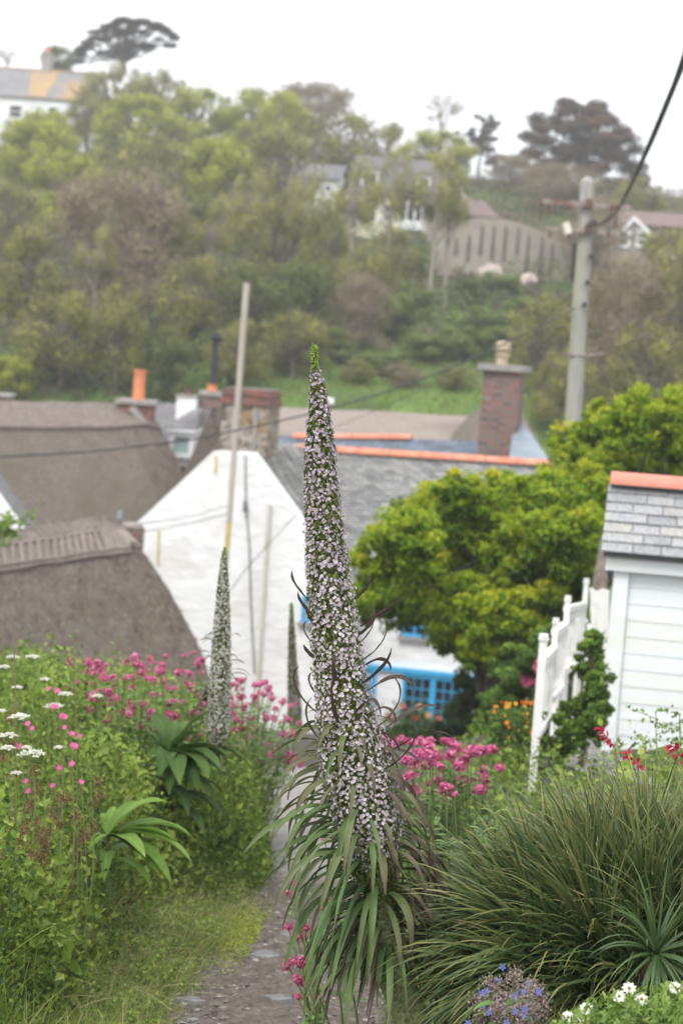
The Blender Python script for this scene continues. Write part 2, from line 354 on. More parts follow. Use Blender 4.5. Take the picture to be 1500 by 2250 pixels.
# ---------------------------------------------------------------- haze
hb = MB(); box(hb, (0, 140, 12), (330, 560, 105))
hm = bpy.data.materials.new('haze_air'); hm.use_nodes = True; nt = hm.node_tree; nt.nodes.clear()
o_ = nt.nodes.new('ShaderNodeOutputMaterial'); pv = nt.nodes.new('ShaderNodeVolumePrincipled'); pv.inputs['Color'].default_value = (1, .985, .95, 1)
pv.inputs['Density'].default_value = HAZE; pv.inputs['Anisotropy'].default_value = .2; nt.links.new(pv.outputs[0], o_.inputs['Volume'])
if HAZE > 0:
    hz = hb.build('haze', hm, origin=(0, 140, 12)); tag(hz, 'thin damp rain haze filling the valley air', 'haze', kind='stuff')

# ---------------------------------------------------------------- ground sheet
def spaced(a):
    return np.unique(np.round(np.concatenate([np.arange(s, e, st) for s, e, st in a]), 4))
ys = spaced([(-30, 2, 2), (2, 18, .1), (18, 60, 1), (60, 210, 3), (210, 600, 20), (600, 3001, 200)])
xs = spaced([(-1500, -100, 100), (-100, -10, 5), (-10, -3, .5), (-3, 3.6, .08), (3.6, 10, .5), (10, 100, 5), (100, 1501, 100)])
X, Y = np.meshgrid(xs, ys); Z = gz(X, Y)
g = MB(); grid(g, np.stack([X, Y, Z], -1))
m, nt, b, out = newmat('ground_soil_and_grass'); tc = nt.nodes.new('ShaderNodeTexCoord'); v = tc.outputs['Object']
soil = ramp(nt, [(.035,.028,.02,.35), (.09,.075,.055,.65)], noise(nt, v, 9, 8, .7))
far = ramp(nt, [(.05,.09,.02,.35), (.12,.20,.03,.6)], noise(nt, v, .22, 8, .6)); brown = ramp(nt, [(.07,.06,.035,.4), (.13,.10,.06,.6)], noise(nt, v, .8, 6, .6))
sp = nt.nodes.new('ShaderNodeSeparateXYZ'); nt.links.new(v, sp.inputs[0])
mr = nt.nodes.new('ShaderNodeMapRange'); nt.links.new(sp.outputs[1], mr.inputs[0]); mr.inputs[1].default_value = 52; mr.inputs[2].default_value = 60
mr2 = nt.nodes.new('ShaderNodeMapRange'); nt.links.new(sp.outputs[1], mr2.inputs[0]); mr2.inputs[1].default_value = 78; mr2.inputs[2].default_value = 84
far2 = mix(nt, far, brown, ramp(nt, [(0,0,0,.45), (1,1,1,.56)], noise(nt, v, .12, 5, .6, .5)))
lawn = mix(nt, far, far2, mr2.outputs[0])
nt.links.new(mix(nt, soil, lawn, mr.outputs[0]), b.inputs['Base Color']); b.inputs['Roughness'].default_value = .95
bump(nt, b, noise(nt, v, 30, 8, .7), .6, .03)
gr = g.build('ground', m, smooth=True); tag(gr, kind='structure')
# path: stony near, smooth tarmac further down
pm = MB(); Yp = np.arange(1.5, 19, .06); nx = 22; rows = []
for y_ in Yp:
    xl, xr = float(path_l(y_))-.05, float(path_r(y_))+.05; xx = np.linspace(xl, xr, nx)
    z_ = np.interp(y_, PD, PZ)+.012+ .012*np.sin(np.linspace(0, PI, nx))
    rough = (1-sm(9, 10.5, y_))*.010
    rows.append(np.stack([xx, np.full(nx, y_), z_+rough*np.random.default_rng(int(y_*100)).normal(size=nx)*np.sin(np.linspace(0, PI, nx))], -1))
grid(pm, np.array(rows))
m, nt, b, out = newmat('path_surface'); tc = nt.nodes.new('ShaderNodeTexCoord'); v = tc.outputs['Object']
stony = ramp(nt, [(.05,.038,.03,.3), (.13,.105,.085,.5), (.24,.205,.175,.72)], noise(nt, v, 22, 10, .75))
vo = nt.nodes.new('ShaderNodeTexVoronoi'); vo.inputs['Scale'].default_value = 45; nt.links.new(v, vo.inputs['Vector'])
stony = mix(nt, stony, ramp(nt, [(.5,.47,.44,0), (1.25,1.2,1.15,1)], vo.outputs['Color']), .7, 'MULTIPLY')
smooth_ = ramp(nt, [(.25,.225,.205,.3), (.36,.325,.30,.7)], noise(nt, v, 5, 9, .7))
sp = nt.nodes.new('ShaderNodeSeparateXYZ'); nt.links.new(v, sp.inputs[0]); ad = nt.nodes.new('ShaderNodeMath'); ad.operation = 'MULTIPLY_ADD'
nt.links.new(noise(nt, v, 1.8, 6, .7), ad.inputs[0]); ad.inputs[1].default_value = 1.5; nt.links.new(sp.outputs[1], ad.inputs[2])
mr = nt.nodes.new('ShaderNodeMapRange'); nt.links.new(ad.outputs[0], mr.inputs[0]); mr.inputs[1].default_value = 10.4; mr.inputs[2].default_value = 11.6
nt.links.new(mix(nt, stony, smooth_, mr.outputs[0]), b.inputs['Base Color']); b.inputs['Roughness'].default_value = .85
bump(nt, b, noise(nt, v, 40, 8, .75), .8, .015)
pt = pm.build('path', m, smooth=True); tag(pt, kind='structure')
# gravel chips and small stones lying on the path
gm = MB(); r_ = np.random.default_rng(5); n = 9000
yy = 4.5+r_.random(n)**1.0*6.6; xl = path_l(yy)-.08; xr = path_r(yy)+.08; xx = xl+(xr-xl)*r_.random(n)
s = .003+.009*r_.random(n)**3; c0 = np.stack([xx, yy, np.interp(yy, PD, PZ)+.018], -1)
V = (c0[:,None,:]+OCT[None]*np.stack([s*(1+r_.random(n)), s*(1+r_.random(n)), s*.55], -1)[:,None,:]+r_.normal(size=(n, 6, 3))*s[:,None,None]*.18)
gm.add(V.reshape(-1, 3), (np.arange(n)[:,None,None]*6+OF[None]).reshape(-1, 3), np.repeat(r_.random(n), 6))
m, nt, b, out = newmat('gravel_chips'); nt.links.new(ramp(nt, [(.05,.043,.04), (.11,.095,.085), (.17,.15,.13), (.32,.29,.25)], attr(nt, 'tint').outputs['Fac']), b.inputs['Base Color']); b.inputs['Roughness'].default_value = .8
M['chips'] = m
tag(gm.build('gravel', m, origin=(0, 7, -.8)), 'loose stone chips scattered over the path', 'gravel', kind='stuff')
def flatstone(px, py, D, sx, sy, lab, h=.012):
    c = G(px, py, D); y_ = c[1]; z_ = np.interp(y_, PD, PZ)+.02; mb = MB(); k = 12; a = np.linspace(0, 2*PI, k, endpoint=False)+random.random()
    q = np.array([[sx*(1+.3*random.uniform(-1, 1))*math.cos(t), sy*(1+.45*random.uniform(-1, 1))*math.sin(t), 0] for t in a])
    V = np.concatenate([q*1.0-[0, 0, .01], q*.88+[0, 0, h]]); F = [[i, (i+1) % k, k+(i+1) % k, k+i] for i in range(k)]
    mb.add(V+np.array([c[0], c[1], z_]), F, 0, None, [list(range(k, 2*k))]); o = mb.build('flat_stone', M['stone'], origin=(c[0], c[1], z_))
    tag(o, lab, 'stone', 'flat stones in the path')
flatstone(637, 2088, 8.4, .055, .05, 'smooth blue-grey flat stone in the path beside the pink flowers')
flatstone(418, 2232, 6.95, .05, .03, 'small pale slab at the very bottom of the path by the grass edge')
flatstone(612, 2215, 7.05, .06, .035, 'dark jagged slate lump low in the path near the frame bottom', .02)
flatstone(585, 2130, 7.9, .07, .05, 'broad half-buried slate plate in the middle of the stony path', .01)

# ================================================================ building helpers
class Frame:
    def __init__(s, O, psi):   # psi: right end swings towards the camera
        s.O = np.array(O, float); c, q = math.cos(psi), math.sin(psi)
        s.d = np.array([c, -q, 0]); s.m = np.array([q, c, 0]); s.u = np.array([0, 0, 1.]); s.psi = psi
    def L(s, a, b, c): return s.O+a*s.d+b*s.m+c*s.u
    def pix(s, px, py, b=0.):  # local (a,c) where the view line meets the vertical plane b
        r = ray(px, py); p0 = s.O+b*s.m; t = np.dot(p0-EYE, s.m)/np.dot(r, s.m); q = EYE+t*r-s.O
        return float(np.dot(q, s.d)), float(q[2])
    def box(s, mb, a0, a1, b0, b1, c0, c1, t=0.):
        C = [s.L(*k) for k in ((a0,b0,c0),(a1,b0,c0),(a1,b1,c0),(a0,b1,c0),(a0,b0,c1),(a1,b0,c1),(a1,b1,c1),(a0,b1,c1))]
        U = [(k[0]+k[1], k[2], 0) for k in ((a0,b0,c0),(a1,b0,c0),(a1,b1,c0),(a0,b1,c0),(a0,b0,c1),(a1,b0,c1),(a1,b1,c1),(a0,b1,c1))]
        mb.add(C, BF, t, U); return mb
    def slab(s, mb, e0, e1, r1, r0, th, t=0.):
        """roof slope: eave e0,e1 ridge r1,r0 in local coords, thickness th; uvm = along, up the slope"""
        Q = np.array([e0, e1, r1, r0], float); n = nrm(np.cross(Q[1]-Q[0], Q[3]-Q[0])); n = n if n[2] > 0 else -n
        V = np.concatenate([Q-n*th, Q]); W = np.array([s.L(*k) for k in V])
        up = np.linalg.norm(Q[3]-Q[0]); U = [(k[0], 0 if i % 4 < 2 else up, 0) for i, k in enumerate(V)]
        mb.add(W, BF, t, U); return mb
def window(fr, par, a0, a1, c0, c1, b, nx, ny, fmat, gmat, fw=.07, bar=.025, sill=None, off=(-.06, 0)):
    w = MB(); bo, bi = b+off[0], b+off[1]
    fr.box(w, a0, a0+fw, bo, bi, c0, c1); fr.box(w, a1-fw, a1, bo, bi, c0, c1)
    fr.box(w, a0+fw, a1-fw, bo, bi, c1-fw, c1); fr.box(w, a0+fw, a1-fw, bo, bi, c0, c0+fw)
    for k in range(1, nx): x = a0+fw+(a1-a0-2*fw)*k/nx; fr.box(w, x-bar/2, x+bar/2, bo+.012, bi-.002, c0+fw, c1-fw)
    for k in range(1, ny): z = c0+fw+(c1-c0-2*fw)*k/ny; fr.box(w, a0+fw, a1-fw, bo+.015, bi-.004, z-bar/2, z+bar/2)
    o = w.build('window', fmat, par); g = MB(); fr.box(g, a0+fw-.005, a1-fw+.005, bi-.012, bi-.006, c0+fw-.005, c1-fw+.005); g.build('pane', gmat, o); WL[o.name] = WL[par.name]
    if sill is not None: q = MB(); fr.box(q, a0-.05, a1+.05, bo-.06, bi, c0-.07, c0-.003); q.build('sill', sill, o)
    return o
def chimney(fr, par, a0, a1, b0, b1, c0, c1, mat, cap=None, capmat=None, pots=(), capover=.05, capth=.08):
    q = MB(); fr.box(q, a0, a1, b0, b1, c0, c1); ch = q.build('chimney_stack', mat, par); WL[ch.name] = WL[par.name]
    if capmat is not None: q = MB(); fr.box(q, a0-capover, a1+capover, b0-capover, b1+capover, c1, c1+capth); q.build('cap', capmat, ch)
    for (a, h, r, pm_, prof) in pots:
        q = MB(); p = fr.L(a, (b0+b1)/2, c1+(capth if capmat is not None else 0)); lathe(q, p, [(r*k, h*z) for k, z in prof]); q.build('chimney_pot', pm_, ch, smooth=False)
    return ch
POT = [(1.05, 0), (1.0, .06), (.92, .9), (1.12, .91), (1.12, 1.0), (.8, 1.0), (.8, .9)]
POT2 = [(.85, 0), (.85, .35), (1.1, .36), (1.1, .45), (.85, .46), (.85, .62), (1.2, .64), (1.2, .74), (.9, .78), (1.05, .86), (.9, .96), (.4, 1.0)]
def ridge(fr, mb, p0, p1, r=.13, seg=.45, up=.02, t0=0.):
    """half-round ridge tiles between two local points"""
    p0 = np.array(p0, float); p1 = np.array(p1, float); n = max(1, int(np.linalg.norm(p1-p0)/seg)); dv = (p1-p0)/n
    for k in range(n):
        a = p0+dv*k+dv*.012; b_ = p0+dv*(k+1)-dv*.012; V = []
        rr = r*random.uniform(.97, 1.03)
        for q in (a, b_):
            for i in range(9):
                h = PI*i/8; side = np.array([0, 1., 0]) if abs(dv[0]) > abs(dv[1]) else np.array([1., 0, 0])
                V.append(fr.L(*(q+side*math.cos(h)*rr+np.array([0, 0, math.sin(h)*rr*.8+up-.04]))))
        mb.add(V, [[i, i+1, i+10, i+9] for i in range(8)], 0, None, [list(range(9)), list(range(17, 8, -1))])
    return mb

# ---------------------------------------------------------------- whitewashed cottage with the slate roof and blue windows
F1 = Frame(P(555, 995, 38), rad(12)); gzc = gz(0, 40)-.4-F1.O[2]
cot = thing('cottage', 'whitewashed cottage with scantle slate roof, orange ridge tiles and bright blue windows', 'cottage', [F1.O[0], F1.O[1], gz(0, 40)])
kp = [F1.pix(*k) for k in ((468, 992), (556, 995), (775, 1300), (775, 1300), (310, 1700), (302, 1148))]
aE = kp[2][0]; gp = [kp[0], kp[1], kp[2], (aE, gzc), (kp[5][0], gzc), kp[5]]
q = MB(); prism(q, [F1.L(a, 0, c) for a, c in gp], .35*F1.m); q.build('gable_wall', M['white_lime'], cot)
q = MB()
for (a0, c0), (a1, c1) in ((kp[5], kp[0]), (kp[0], kp[1]), (kp[1], kp[2])):
    F1.slab(q, (a0, .352, c0-.03), (a1, .352, c1-.03), (a1, 5.5, c1-.03), (a0, 5.5, c0-.03), .12)
# re-map slate courses so they run level on the wing slope
q.build('wing_roof', M['slate_old'], cot)
q = MB(); F1.box(q, kp[5][0]+.02, aE-.02, .352, 5.4, gzc, kp[5][1]-.1 if kp[5][1] < kp[2][1] else kp[2][1]-.1); q.build('wing_wall', M['white_lime'], cot)
aR = F1.pix(1209, 1020, 4.2)[0]; eC = F1.pix(780, 1292, .7)[1]; rL = F1.pix(652, 985, 4.2); rR = F1.pix(1209, 1021, 4.2)
a0m = rL[0]-.1
q = MB()
NSEG = 14
for k in range(NSEG):
    f0, f1 = k/NSEG, (k+1)/NSEG; A0 = a0m+(aR-a0m)*f0; A1 = a0m+(aR-a0m)*f1; C0 = rL[1]+(rR[1]-rL[1])*f0; C1 = rL[1]+(rR[1]-rL[1])*f1
    sg = lambda f: -.05*math.sin(PI*f*2.2)
    V = []; U = []
    for s_ in np.linspace(0, 1, 7):
        for A, C, f in ((A0, C0, f0), (A1, C1, f1)):
            bb = .72+(4.2-.72)*s_; cc = eC+(C-eC)*s_+sg(f)*math.sin(PI*s_)-.06*math.sin(PI*s_); V.append(F1.L(A, bb, cc)); U.append((A, s_*4.5, 0))
    q.add(V, [[2*i, 2*i+1, 2*i+3, 2*i+2] for i in range(6)], 0, U)
mr_ = q.build('main_roof', M['slate'], cot); WL[mr_.name] = WL[cot.name]
q = MB(); ridge(F1, q, (rL[0], 4.2, rL[1]), (rR[0], 4.2, rR[1]), .15, .62); q.build('ridge_tiles', M['tile_orange'], mr_)
q = MB(); F1.box(q, aE+.0, aR-.1, 1.0, 8.5, gzc, eC-.03); q.build('front_wall', M['white_lime'], cot)
# back slope of the main roof, valley, and second roof behind
q = MB(); r2L = F1.pix(598, 956, 8.2); r2M = F1.pix(905, 962, 8.2); r2R = F1.pix(1065, 970, 8.2)
F1.slab(q, (a0m, 6.3, rL[1]-.9), (aR, 6.3, rR[1]-.9), (aR, 4.2, rR[1]-.02), (a0m, 4.2, rL[1]-.02), .08)
q.build('rear_slope', M['slate_blue'], cot)
q = MB(); F1.slab(q, (r2L[0]-.3, 6.2, r2L[1]-1.3), (r2R[0]+.7, 6.2, r2R[1]-1.3), (r2R[0], 8.2, r2R[1]), (r2L[0]-.3, 8.2, r2L[1]), .08)
F1.slab(q, (r2L[0]-.3, 10.2, r2L[1]-1.3), (r2R[0], 10.2, r2R[1]-1.3), (r2R[0], 8.2, r2R[1]-.004), (r2L[0]-.3, 8.2, r2L[1]-.004), .08)
rr = q.build('rear_roof', M['slate_blue'], cot); WL[rr.name] = WL[cot.name]
q = MB(); ridge(F1, q, (F1.pix(645, 955, 8.2)[0], 8.2, r2L[1]), (r2M[0], 8.2, r2M[1]), .13, .6); q.build('ridge_tiles', M['tile_orange'], rr)
# lead-covered hip at the right of the chimney
q = MB(); k1 = F1.pix(1128, 928, 7.6); k2 = F1.pix(1150, 930, 7.6); k3 = F1.pix(1207, 1012, 4.6); k4 = F1.pix(1118, 1006, 4.6)
V = [F1.L(k1[0], 7.6, k1[1]), F1.L(k2[0], 7.6, k2[1]), F1.L(k3[0], 4.6, k3[1]), F1.L(k4[0], 4.6, k4[1])]
prism(q, V, (0, 0, -.5)); q.build('lead_hip', M['lead'], cot)
# chimneys
ca, cc1 = F1.pix(1062, 812, 6.6), F1.pix(1130, 985, 6.6)
chimney(F1, cot, ca[0], cc1[0], 6.6, 7.5, F1.pix(1095, 1010, 6.6)[1], ca[1], M['brick_dark'], True, M['cement'],
        [((ca[0]+F1.pix(1128, 812, 6.6)[0])/2, .52, .16, M['pot_cream'], POT2)], .12, .13)
ca, cb = F1.pix(489, 886, .6), F1.pix(584, 1000, .6)
ch = chimney(F1, cot, ca[0], cb[0], .6, 1.5, cb[1]-.4, ca[1], M['rubble'])
q = MB(); ct = F1.pix(489, 850, .6)[1]; nC = 5
for k in range(nC):
    ov = (.05, .02, .0, .03, .0)[k]; F1.box(q, ca[0]-ov, cb[0]+ov, .6-ov, 1.5+ov, ca[1]+(ct-ca[1])*k/nC+.001, ca[1]+(ct-ca[1])*(k+1)/nC-.004)
q.build('brick_corbel', M['brick'], ch)
q = MB()
for bx_ in (512, 520, 562): a_ = F1.pix(bx_, 900, .55)[0]; F1.box(q, a_-.035, a_+.035, .55, .6, cb[1]+.1, ca[1]-.05)
q.build('mortar_fillet', M['cement'], ch)
# blue joinery on the front wall (plane b=1.0)
def fp(x, y): return F1.pix(x, y, 1.0)
a0, c1 = fp(886, 1478); a1, c0 = fp(1012, 1600)
window(F1, cot, a0, a1, c0, c1, 1.0, 2, 1, M['blue'], M['glass'], .07, .11)
q = MB(); am = (a0+a1)/2
for h in ((a0+.07, am-.055), (am+.055, a1-.07)):
    for k in (1, 2): x = h[0]+(h[1]-h[0])*k/3; F1.box(q, x-.009, x+.009, .955, .985, c0+.072, c1-.072)
    for k in (1, 2, 3): z = c0+.07+(c1-c0-.14)*k/4; F1.box(q, h[0]+.002, h[1]-.002, .958, .983, z-.009, z+.009)
q.build('glazing_bars', M['blue'], cot)
q = MB(); A0, C1 = fp(786, 1453); A1 = fp(1030, 1478)[0]; F1.box(q, A0, A1+.3, .90, 1.0-.002, c1+.01, c1+.10); q.build('lintel_board', M['blue'], cot)
A0 = fp(782, 1455)[0]; A1 = fp(826, 1500)[0]
q = MB(); F1.box(q, A0, A1, .95, .998, gzc+.4, c1+.0); dr = q.build('door', M['blue'], cot); WL[dr.name] = WL[cot.name]
q = MB(); F1.box(q, A1-.09, A1+.0, .92, .948, gzc+.4, c1-.002); q.build('door_post', M['blue'], dr)
q = MB(); p = F1.L(A1-.16, .93, gzc+1.3); balls(q, [p], .035, 0); q.build('handle', M['black'], dr)
a0, c1 = fp(884, 1352); a1, c0 = fp(940, 1402)
window(F1, cot, a0, a1, c0, c1, 1.0, 2, 2, M['blue'], M['glass'], .06, .03, M['cement'])
# small gable window with a blue edge
a0, c1 = F1.pix(660, 1308, 0); a1, c0 = F1.pix(688, 1368, 0)
window(F1, cot, a0+.05, a1+.1, c0, c1, 0.0, 2, 1, M['blue'], M['glass_pale'], .05, .04, M['cement'])
q = MB(); A0 = fp(778, 1300)[0]; F1.box(q, A0, aR-.1, .78, .84, eC-.14, eC-.07); q.build('gutter', M['black'], cot)
# wall fittings on the gable
q = MB(); p1 = F1.L(*(lambda k: (k[0], -.06, k[1]))(F1.pix(594, 1108))); p2 = F1.L(*(lambda k: (k[0], -.06, k[1]))(F1.pix(566, 1545))); rod(q, p1, p2, .035); q.build('vent_pipe', M['pipe'], cot)
q = MB(); k = F1.pix(541, 1112)
for z in (0, .07, .14): p = F1.L(k[0], -.09, k[1]-.1+z); lathe(q, p, [(.02, 0), (.045, .02), (.045, .04), (.02, .05)], 10)
q.build('insulator', M['black'], cot)
q = MB(); pts = [F1.L(*(lambda k: (k[0], -.03, k[1]))(F1.pix(x, y))) for x, y in ((540, 1000), (541, 1112), (549, 1200), (552, 1320), (560, 1480))]; tube(q, pts, .012, 5); q.build('wall_cable', M['black'], cot)
q = MB()
for x, y0, y1 in ((350, 1165, 1240), (476, 1000, 1040)):
    pts = [F1.L(*(lambda k: (k[0], -.02, k[1]))(F1.pix(x+dx, y))) for dx, y in ((0, y0), (-2, y1))]; q = MB(); rod(q, pts[0], pts[1], .02, n=5); q.build('pipe_stub', M['yellow'], cot)

# ---------------------------------------------------------------- thatched roofs
def bez(p0, p1, p2, n): 
    t = np.linspace(0, 1, n)[:,None]; p0, p1, p2 = map(np.asarray, (p0, p1, p2)); return (1-t)**2*p0+2*t*(1-t)*p1+t*t*p2
def thatch(par, cols, back=(0, 4, -1.8), mat='thatch', n=14, name='thatch_roof', fluff=True, seed=3, sub=3):
    """cols: three pixel control points with distances for every column, ridge to eave"""
    C = np.array([[P(*k) for k in c] for c in cols])         # (m,3,3)
    m = len(C); tt = np.linspace(0, m-1, (m-1)*sub+1); Ci = np.array([[np.array([np.interp(tt, range(m), C[:, j, k])for k in range(3)]).T for j in range(3)]])[0]
    G_ = np.array([bez(Ci[0][i], Ci[1][i], Ci[2][i], n) for i in range(len(tt))]).transpose(1, 0, 2)   # (n, cols, 3)
    rg = np.random.default_rng(seed); G_ = G_+rg.normal(size=G_.shape)*.012
    q = MB(); grid(q, G_)
    B = G_[0][None]+np.linspace(0, 1, 6)[:,None,None]*np.array(back, float); grid(q, B[::-1])
    th = np.array([0, .35, -.05]); E = np.stack([G_[-1], G_[-1]+th]); grid(q, E)
    for i in (0, -1):   # verge closures
        edge = G_[:, i]; in_ = np.concatenate([edge, (edge+np.array(back, float)*.98)[::-1]]); q.add(in_, None, 0, None, [list(range(len(in_)))])
    o = q.build(name, M[mat], par, smooth=False); WL[o.name] = WL[par.name]
    if fluff:
        f = MB(); k = 9000; r = rg.random(k)*(n-1.001); c = rg.random(k)*(G_.shape[1]-1.001); ri, ci = r.astype(int), c.astype(int); fr_, fc = (r-ri)[:,None], (c-ci)[:,None]
        pp = (G_[ri, ci]*(1-fr_)+G_[ri+1, ci]*fr_)*(1-fc)+(G_[ri, ci+1]*(1-fr_)+G_[ri+1, ci+1]*fr_)*fc
        dn = nrm(G_[ri+1, ci]-G_[ri, ci]); blades(f, pp+rg.normal(size=pp.shape)*.01, dn+rg.normal(size=dn.shape)*.25+np.array([0, -.12, .12]), .07+.05*rg.random(k), .016, .2, rg.random(k), ns=2)
        f.build('straw_ends', M['straw'], o)
    return G_, o
M['straw'] = leafmat('straw', [(.09,.07,.056), (.16,.13,.108), (.26,.22,.185)], 0, .9)
t1 = thing('thatched_cottage', 'lowest thatched roof at the left with a laddered block ridge', 'cottage', G(150, 1500, 28))
cols1 = [[(-260,1222,25), (-260,1420,23.2), (-260,1760,22.5)], [(0,1186,26.5), (0,1400,24.6), (-20,1740,23.6)], [(120,1168,27.4), (140,1360,25.6), (150,1690,24.4)], [(215,1156,28), (280,1330,26.4), (330,1610,25.2)], [(248,1154,28.3), (350,1310,26.9), (420,1540,25.8)], [(266,1162,28.6), (392,1290,27.4), (468,1500,26.4)]]
G1, r1 = thatch(t1, cols1, (0, 5, -2.2))
q = MB(); q2 = MB()   # raised ridge block, its scalloped lower line and spars
top = G1[0]; R0 = []
for i in range(G1.shape[1]):
    col = G1[:, i]; n_ = np.array([0, -.55, .83]); s_ = np.concatenate([[0], np.cumsum(np.linalg.norm(np.diff(col, axis=0), axis=1))]); d_ = np.interp(.78 if i < G1.shape[1]-3 else .6, s_, range(len(s_)))
    pts = []
    for f in np.linspace(0, d_, 8): k = int(f); pts.append(col[k]+(col[min(k+1, len(col)-1)]-col[k])*(f-k)+n_*.07)
    pts.append(pts[-1]-n_*.12); R0.append([pts[0]+np.array([0, .3, -.15])]+[pts[0]+np.array([0, .1, .06])]+pts)
R0 = np.array(R0).transpose(1, 0, 2); grid(q, R0); q.build('ridge_block', M['thatch_ridge'], r1)
def on_block(row, c): 
    r0 = int(row); c0 = int(c); fr_ = row-r0; fc = c-c0; r1_ = min(r0+1, R0.shape[0]-1); c1_ = min(c0+1, R0.shape[1]-1)
    return (R0[r0, c0]*(1-fr_)+R0[r1_, c0]*fr_)*(1-fc)+(R0[r0, c1_]*(1-fr_)+R0[r1_, c1_]*fr_)*fc+np.array([0, -.02, .02])
nc = R0.shape[1]-1.01
for row in (4.2, 8.2): tube(q2, [on_block(row, c) for c in np.linspace(0, nc, 30)], .013, 5)
for k in range(34):
    c = nc*(k+.5)/34; tube(q2, [on_block(r, min(nc, c+.0)) for r in (4.3, 6, 8.1)], .011+.006*random.random(), 5)
q2.build('hazel_spars', M['hazel'], r1)
q = MB(); FT = Frame(P(100, 1450, 27.5), rad(-20)); FT.box(q, -4.5, 2.0, 0, 4.5, gz(-4, 28)-FT.O[2]-.5, 0.0); q.build('wall', M['white_lime'], t1)
# dark stone stack behind that ridge
F2 = Frame(P(300, 1180, 33), rad(-10)); t = thing('stone_chimney', 'squat dark stone chimney behind the lowest thatched ridge, against the white gable', 'chimney', F2.L(0, .4, -2.5))
a0, c1 = F2.pix(205, 1150); a1, c0 = F2.pix(314, 1230); q = MB(); F2.box(q, F2.pix(258, 1150)[0], a1, 0, .7, -3, F2.pix(300, 1160)[1]); q.build('stack', M['brick_dark'], t)
q = MB(); F2.box(q, a0, a1-.1, .15, .6, -3, F2.pix(240, 1152)[1]); q.build('side_wall', M['rubble'], t)
q = MB(); p = F2.L(F2.pix(265, 1145)[0], .3, F2.pix(265, 1150)[1]-.1); rod(q, p, p+np.array([0.01, 0, .28]), .045); q.build('flue_pipe', M['lead'], t)

t2 = thing('thatched_cottage', 'long brown thatched roof at the upper left with a terracotta chimney pot', 'cottage', G(200, 1100, 46))
cols2 = [[(-220,884,45), (-220,1000,43), (-220,1260,41)], [(25,890,46), (30,1000,44), (50,1260,42)], [(170,891,46.5), (190,1000,44.6), (260,1260,42.5)], [(262,893,47), (310,990,45), (400,1240,43)], [(300,900,47.2), (350,975,45.6), (440,1190,44)], [(336,922,47.4), (378,972,46.2), (425,1090,45)]]
G2, r2 = thatch(t2, cols2, (0, 5, -2.5), seed=4)
q = MB(); R0 = []
for i in range(G2.shape[1]):
    col = G2[:, i]; pts = [col[k]+np.array([0, -.04, .09]) for k in (0, 1, 2, 3)]; R0.append([pts[0]+np.array([0, .4, -.1])]+pts+[pts[-1]+np.array([0, .05, -.12])])
grid(q, np.array(R0).transpose(1, 0, 2)); q.build('ridge_block', M['thatch_ridge'], r2)
q = MB(); FT = Frame(P(150, 1150, 46), 0); FT.box(q, -6, 2.2, 0, 4, gz(-4, 46)-FT.O[2]-1, 0.0); q.build('wall', M['white_lime'], t2)
FC = Frame(P(296, 905, 46.6), 0)
a0, c1 = FC.pix(262, 886); a1, c0 = FC.pix(332, 930)
chimney(FC, t2, a0, a1, 0, .9, c0-.3, c1, M['brick'], True, M['cement'], [(FC.pix(300, 880)[0], .70, .145, M['pot'], POT)], .08, .1)
q = MB(); k1 = FC.pix(292, 893); k2 = FC.pix(332, 925); C = [FC.L(k1[0]-.1, -.12, k1[1]-.05), FC.L(k1[0]+.05, -.12, k1[1]+.02), FC.L(k2[0], -.12, k2[1]-.12), FC.L(k2[0]-.12, -.12, k2[1]-.16)]
prism(q, C, (0, .1, 0)); q.build('mortar_flashing', M['cement'], t2)
FC = Frame(P(5, 880, 47), 0); a1, c1 = FC.pix(20, 874); chimney(FC, t2, a1-.8, a1, 0, .8, c1-.8, c1, M['brick_dark'], True, M['cement'], [], .04, .08)

# white gabled outbuilding, far left edge
FO = Frame(P(0, 1170, 34), rad(-5)); t = thing('outbuilding', 'corner of a white gabled wall at the left edge between two thatched roofs', 'outbuilding', FO.L(-1.2, 1, -3.5))
kk = [FO.pix(x, y) for x, y in ((-260, 1180), (-100, 975), (-60, 1010), (62, 1182))]
q = MB(); prism(q, [FO.L(a, 0, c) for a, c in [(kk[0][0], -4)]+kk+[(kk[3][0], -4)]], (0, .3, 0)); q.build('gable_wall', M['white_lime'], t)
q = MB()
for s_, e in ((0, 1), (2, 3)): 
    (x0, z0), (x1, z1) = kk[s_], kk[e]; FO.slab(q, (x0, .302, z0-.02), (x1, .302, z1-.02), (x1, 2.2, z1-.02), (x0, 2.2, z0-.02), .08)
q.build('roof', M['slate_grey'], t)

# grey slated cottage with the small white dormer, D 50
F3 = Frame(P(400, 960, 49), rad(5)); t3 = thing('cottage', 'grey slated roof with a small white dormer window, between the thatched roofs', 'cottage', [F3.O[0], F3.O[1], gz(0, 50)])
def f3(x, y, b=0): return F3.pix(x, y, b)
a0 = f3(325, 930, 1.8)[0]; a1 = f3(505, 900, 1.8)[0]; cr = f3(400, 888, 1.8)[1]; q = MB()
F3.slab(q, (a0, -1.2, cr-2.2), (a1, -1.2, cr-2.2), (a1, 1.8, cr), (a0, 1.8, cr), .1); F3.slab(q, (a0, 4.8, cr-2.2), (a1, 4.8, cr-2.2), (a1, 1.8, cr-.004), (a0, 1.8, cr-.004), .1)
q.build('roof', M['slate_grey'], t3)
q = MB(); F3.box(q, a0+.1, a1-.1, -.8, 4.4, gz(0, 50)-F3.O[2]-.5, cr-2.25); q.build('wall', M['white_lime'], t3)
w0, wc1 = f3(374, 948, -.9); w1, wc0 = f3(424, 1008, -.9)
